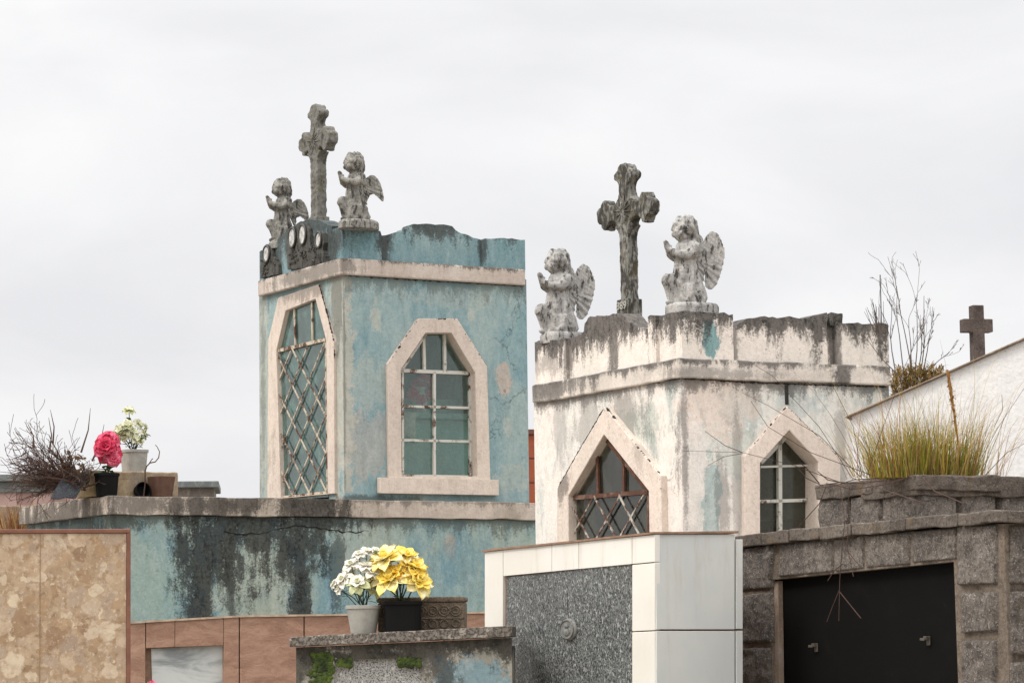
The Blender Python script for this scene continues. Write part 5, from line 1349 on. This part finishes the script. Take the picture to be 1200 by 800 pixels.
eg = grassclump('grass_clump', 'thick yellow green grass clump growing on top of the upper stone tier', uppos, (1020, 1144), 1500, 5, (24*mp2, 80*mp2), [mg1, mg2, mg3, mg4], .0034, .2)
grassclump('dry_grass', 'thin dry straw grass spreading along the top of the stone tier', uppos, (1000, 1178), 260, 6, (50*mp2, 120*mp2), [mg3, mg4, mg2], .0022, .34, 'grass clump')
# short bright undergrowth
grassclump('low_grass', 'low rusty tufts at the foot of the tall grass clump', uppos, (1020, 1146), 420, 7, (12*mp2, 32*mp2), [mg1, mg4, mg3], .004, .5, 'grass clump')
# thick dry seed stalk
bm = bmesh.new(); pp = [(1125, 556), (1124, 530), (1119, 490), (1113, 450), (1110, 433)]
ee = empty('dry_stalk', uppos(1125, 0), 0); tag(ee, 'tall ochre seed stalk standing in the grass clump', 'dried plant')
tube(bm, [U2.world(U2.PR(a, b, .1))-Vector(ee.location) for a, b in pp], [.005, .005, .006, .008, .006], 6)
for i in range(60):
    t = rr.random(); c_ = U2.world(U2.PR(1112+7*t, 440+55*t, .1))-Vector(ee.location); leaf(bm, c_, (rr.uniform(-.5, .5), rr.uniform(-.5, .5), rr.uniform(-1, 1)), .03, .010, rr)
link('stalk', bm, petmat('ochre_stalk', C(176, 132, 70), C(150, 108, 58)), ee)
# sprawling dry stems over the stones and in front of the cream wall
es2 = empty('trailing_weed', uppos(1010, 0), 0); tag(es2, 'brown dry stems trailing over the stone coping and black panel', 'dried plant')
bm = bmesh.new()
def px_tube(f, pts, y, rads, e, side='R'):
    tube(bm, [f.world(f.PR(a, b, y) if side == 'R' else f.PL(a, b, y))-Vector(e.location) for a, b in pts], rads, 4)
trail = [[(1040, 562), (1010, 566), (985, 565), (962, 568), (945, 560), (932, 545)], [(1030, 560), (1000, 562), (975, 570), (955, 572)], [(990, 566), (970, 562), (958, 552)], [(1060, 560), (1035, 568), (1000, 573), (968, 566)], [(960, 566), (945, 548), (936, 541)],
    [(1010, 560), (960, 510), (900, 475), (870, 460)], [(1020, 556), (950, 530), (900, 500), (880, 470)], [(985, 565), (930, 545), (870, 530), (800, 528)], [(1000, 562), (960, 500), (905, 440), (880, 425)], [(870, 530), (850, 522), (826, 505)], [(870, 531), (848, 535), (830, 545)], [(1015, 560), (1035, 500), (1060, 430), (1090, 365)], [(1010, 558), (1000, 500), (975, 450)],
    [(1150, 556), (1165, 520), (1185, 470)], [(1155, 556), (1180, 530), (1200, 520)], [(1140, 555), (1170, 500), (1200, 455)], [(1165, 500), (1175, 480), (1174, 462)]]
for t_ in trail: px_tube(U2, t_, -.02, [(.0040 if t_[0][1] > 555 and t_[-1][1] > 540 else .0022)*(1-.7*i_/len(t_)) for i_ in range(len(t_))], es2)
hang = [[(985, 570), (990, 610), (987, 640), (984, 680), (983, 727)], [(984, 690), (975, 712), (969, 728)], [(984, 693), (996, 708), (1009, 724)], [(995, 570), (994, 600), (993, 640), (1000, 675)], [(993, 645), (1005, 660), (1010, 665)], [(988, 660), (978, 668), (970, 680)], [(968, 570), (960, 590), (935, 618)], [(1000, 560), (1040, 575), (1085, 590)], [(1080, 558), (1095, 575), (1130, 590)]]
for t_ in hang: px_tube(G, t_, -.08, [.0022]*len(t_), es2, 'L')
link('stems', bm, m_twig, es2)
# dry bush and mossy cushion on the white gable
Vf = Frame(1075, 17.6, -14, 440)
ev = empty('dry_shrub', Vf.world(Vf.PR(1075, 455, 0)), 0); tag(ev, 'leafless grey shrub rising from a mossy cushion behind the white gabled roof', 'shrub')
bm = bmesh.new(); rr = random.Random(33); mv = 17.6/FPX
for (x0, y0, x1, y1) in ((1072, 440, 1078, 345), (1070, 440, 1062, 370), (1075, 440, 1098, 365), (1060, 440, 1042, 345), (1050, 440, 1028, 352), (1080, 440, 1110, 410), (1068, 440, 1067, 330), (1082, 440, 1090, 380), (1055, 442, 1020, 400), (1077, 440, 1104, 345)):
    a_ = Vf.world(Vf.PR(x0, y0, 0))-Vector(ev.location); b_ = Vf.world(Vf.PR(x1, y1, rr.uniform(-.1, .1)))-Vector(ev.location)
    grow(bm, a_, b_-a_, (b_-a_).length*.95, .005, 3, rr, 6, .4, .15, (2, 3), .5, 4, .0014, .45)
for k in range(26):   # denser fine tufts at top left
    a_ = Vf.world(Vf.PR(1034+rr.uniform(-8, 8), 388+rr.uniform(-6, 8), 0))-Vector(ev.location); tube(bm, [a_, a_+Vector((rr.uniform(-16, 2)*mv, 0, rr.uniform(10, 40)*mv))], [.003, .0015], 4)
link('twigs', bm, m_twig2, ev)
bm = bmesh.new()
for i in range(2300):
    px = rr.uniform(1045, 1108); cx_ = (px-1076)/32; top = 430+7*abs(cx_)**2+rr.uniform(-4, 5)+3*math.sin(px*.5); py = rr.uniform(top, 470-14*(px-1045)/60)
    c_ = Vf.world(Vf.PR(px, py, rr.uniform(-.12, .15)))-Vector(ev.location); leaf(bm, c_, (rr.uniform(-1, 1), rr.uniform(-1, .4), rr.uniform(-.4, 1)), rr.uniform(.02, .055), .008, rr)
link('mossy_cushion', bm, petmat('mossy_cushion_leaf', C(150, 122, 66), C(110, 92, 52)), ev, True)
bm = bmesh.new(); pA = Vf.PR(1056, 470, .3); pB = Vf.PR(1120, 470, .3); box(bm, pA.x, pB.x, -.15, .3, 0, Vf.PR(1075, 466, .3).z); 
bk = empty('planter', Vf.world(Vector((0, 0, 0))), Vf.yaw); tag(bk, 'grey concrete block behind the white gable under the dry shrub', 'planter'); link('planter_body', bm, bpy.data.materials['roof_render'], bk, bevel=.01)
# thin antenna rod
Af = Frame(1033.5, 24, 0, 400); ea = empty('antenna_rod', Af.o, 0); tag(ea, 'thin vertical metal rod rising behind the cream mausoleum corner', 'rod')
bm = bmesh.new(); tube(bm, [Vector((0, 0, 0)), Vector((0, 0, Af.PR(1033, 322, 0).z))], .005, 6); link('rod', bm, plain('grey_rod', C(90, 90, 90)), ea)

# ================================================================== BACKGROUND LEFT BUILDING and brick wall
Zf = Frame(-60, 42, 3, 560)
lo = Zf.root('low_building'); tag(lo, 'low pink building with a flat grey slab roof behind the dry bush', 'building')
zA, zB_, zC = Zf.R(0, 556)[1], Zf.R(0, 572)[1], Zf.R(0, 590)[1]
x1_ = Zf.R(150, 560)[0]
m_slabr = plaster('grey_slab_roof', C(120, 124, 122), C(100, 106, 104), seed=70)
bm = bmesh.new(); box(bm, 0, x1_, -.1, 4, zB_+.1, zA); box(bm, 0, x1_, 0, 4, zB_-.06, zB_+.098); link('roof', bm, m_slabr, lo, bevel=.01)
bm = bmesh.new(); box(bm, .05, x1_-.02, .05, 3.9, 0, zB_-.062)
m = M('pink_striped_tiles'); xx = m.xyz()[0]; wv = m.math('FRACT', m.math('MULTIPLY', xx, 2.0)); cc_ = m.mix(m.math('LESS_THAN', wv, .5), C(178, 150, 142), C(152, 124, 116)); cc_ = m.mix(m.map(m.noise(4, 6), .4, .7, 0, .3), cc_, C(150, 120, 110)); link('wall', bm, m.col(cc_), lo)
Zg = Frame(190, 36, 5, 560)
l2 = Zg.root('low_wall'); tag(l2, 'short grey concrete wall with a flat coping right of the brown pot', 'wall')
za = Zg.R(203, 564)[1]; zbb = Zg.R(203, 571.5)[1]; x1_ = Zg.R(256.5, 568)[0]
bm = bmesh.new(); box(bm, -.6, x1_, -.08, 1.5, zbb, za); link('coping', bm, m_slabr, l2, bevel=.01)
bm = bmesh.new(); box(bm, -.5, x1_-.06, 0, 1.4, 0, zbb-.001); link('wall', bm, plaster('brown_grey_render', C(128, 118, 106), C(106, 98, 90), gen=.1), l2)
# brown tomb edge at far left below the pink wall
Zh = Frame(-30, 27, 3, 600)
l3 = Zh.root('plain_tomb'); tag(l3, 'weathered brown tomb top behind the breccia slab with dry grass', 'tomb')
bm = bmesh.new(); zz = Zh.R(20, 592)[1]; box(bm, 0, Zh.R(60, 600)[0], 0, 1.5, 0, zz); link('tomb_body', bm, plaster('brown_weathered_render', C(148, 126, 104), C(118, 98, 80), gen=.2, seed=6), l3, bevel=.01)
def pz(px, j): return Zh.world(Vector((Zh.R(px, 600, -.1)[0], -.1-.05*j, Zh.R(20, 622)[1])))
grassclump('dry_grass', 'dry straw grass in the gap left of the teal base ledge', pz, (0, 46), 160, 16, (.12, .26), [mg3, mg4], .009, .3, 'grass clump')
# red brick structure between the mausoleums
Yf = Frame(600, 34, 4, 540)
l4 = Yf.root('brick_wall'); tag(l4, 'rust red wall glimpsed between the two mausoleums', 'wall')
bm = bmesh.new(); xa = Yf.R(640, 540)[0]; zt6 = Yf.R(622, 503)[1]
box(bm, 0, xa, 0, .4, 0, zt6-.06)
m = M('rust_red_bands'); zz_ = m.xyz()[2]; wv = m.math('FRACT', m.math('MULTIPLY', zz_, 3.4)); cc_ = m.mix(m.math('LESS_THAN', wv, .08), C(146, 78, 54), C(92, 50, 38)); cc_ = m.mix(m.map(m.noise(6), .4, .7, 0, .4), cc_, C(110, 58, 42))
link('wall', bm, m.col(cc_), l4)
bm = bmesh.new(); box(bm, -.03, xa+.03, -.03, .43, zt6-.058, zt6); link('coping', bm, plain('brown_coping', C(104, 66, 50)), l4)
# flowers inside the teal room
yv = ay+.18; ei_p = T.PR(492, 482, yv); ei_p.z = za_+.002
ei = empty('indoor_flowers', T.world(ei_p), 0); tag(ei, 'pink flowers seen through the window of the teal mausoleum', 'flowers')
re_ = FPX/T.world(ei_p).y
for i, (px, py, R0) in enumerate(((492, 452, 18), (503, 462, 15), (484, 462, 15), (497, 444, 13), (506, 447, 12), (494, 468, 13))):
    bloom('flower', atpix(ei, T, px, py, yv-.03*i), (-.2, -1, .2), R0*.62/re_, [mp_pk, mp_pk, mp_pd], ei, 220+i, layers=((7, 1, .5, .1), (6, .7, .3, .5)), wr=.7)
bm = bmesh.new(); lathe(bm, [(.05, 0), (.07, .1), (.045, .2), (.06, .24), (.05, .24), (.035, .2)], n=20); link('vase', bm, plain('white_vase', C(200, 200, 196), .3), ei)
# lace cloth inside
# pink bud at the bottom edge
Pf = Frame(178, 12.5, 0, 797); eq = empty('pink_flower', Pf.world(Pf.PR(178, 812, 0)), 0); tag(eq, 'pink artificial bloom poking up at the bottom edge before the brown tomb', 'flower')
bloom('flower', Vector((0, 0, 8*12.5/FPX)), (0, -1, .6), 9*12.5/FPX, [mp_pk, mp_pk, mp_pd], eq, 250)
bm = bmesh.new(); tube(bm, [Vector((0, 0, .02)), Vector((0, .02, -eq.location.z+.0))], .004, 6); link('stem', bm, m_stem, eq)
print('dims teal', round(xR, 2), round(yL, 2), round(zb, 2), round(zc0, 2), 'cream', round(kx, 2), round(ky, 2), round(kz0, 2), 'white', round(wx, 2), round(wy, 2), round(wz, 2), 'stone', round(gyL, 2), round(zt0, 2), 'base', round(Xb0, 2), round(Xb1, 2), round(Yb1, 2))
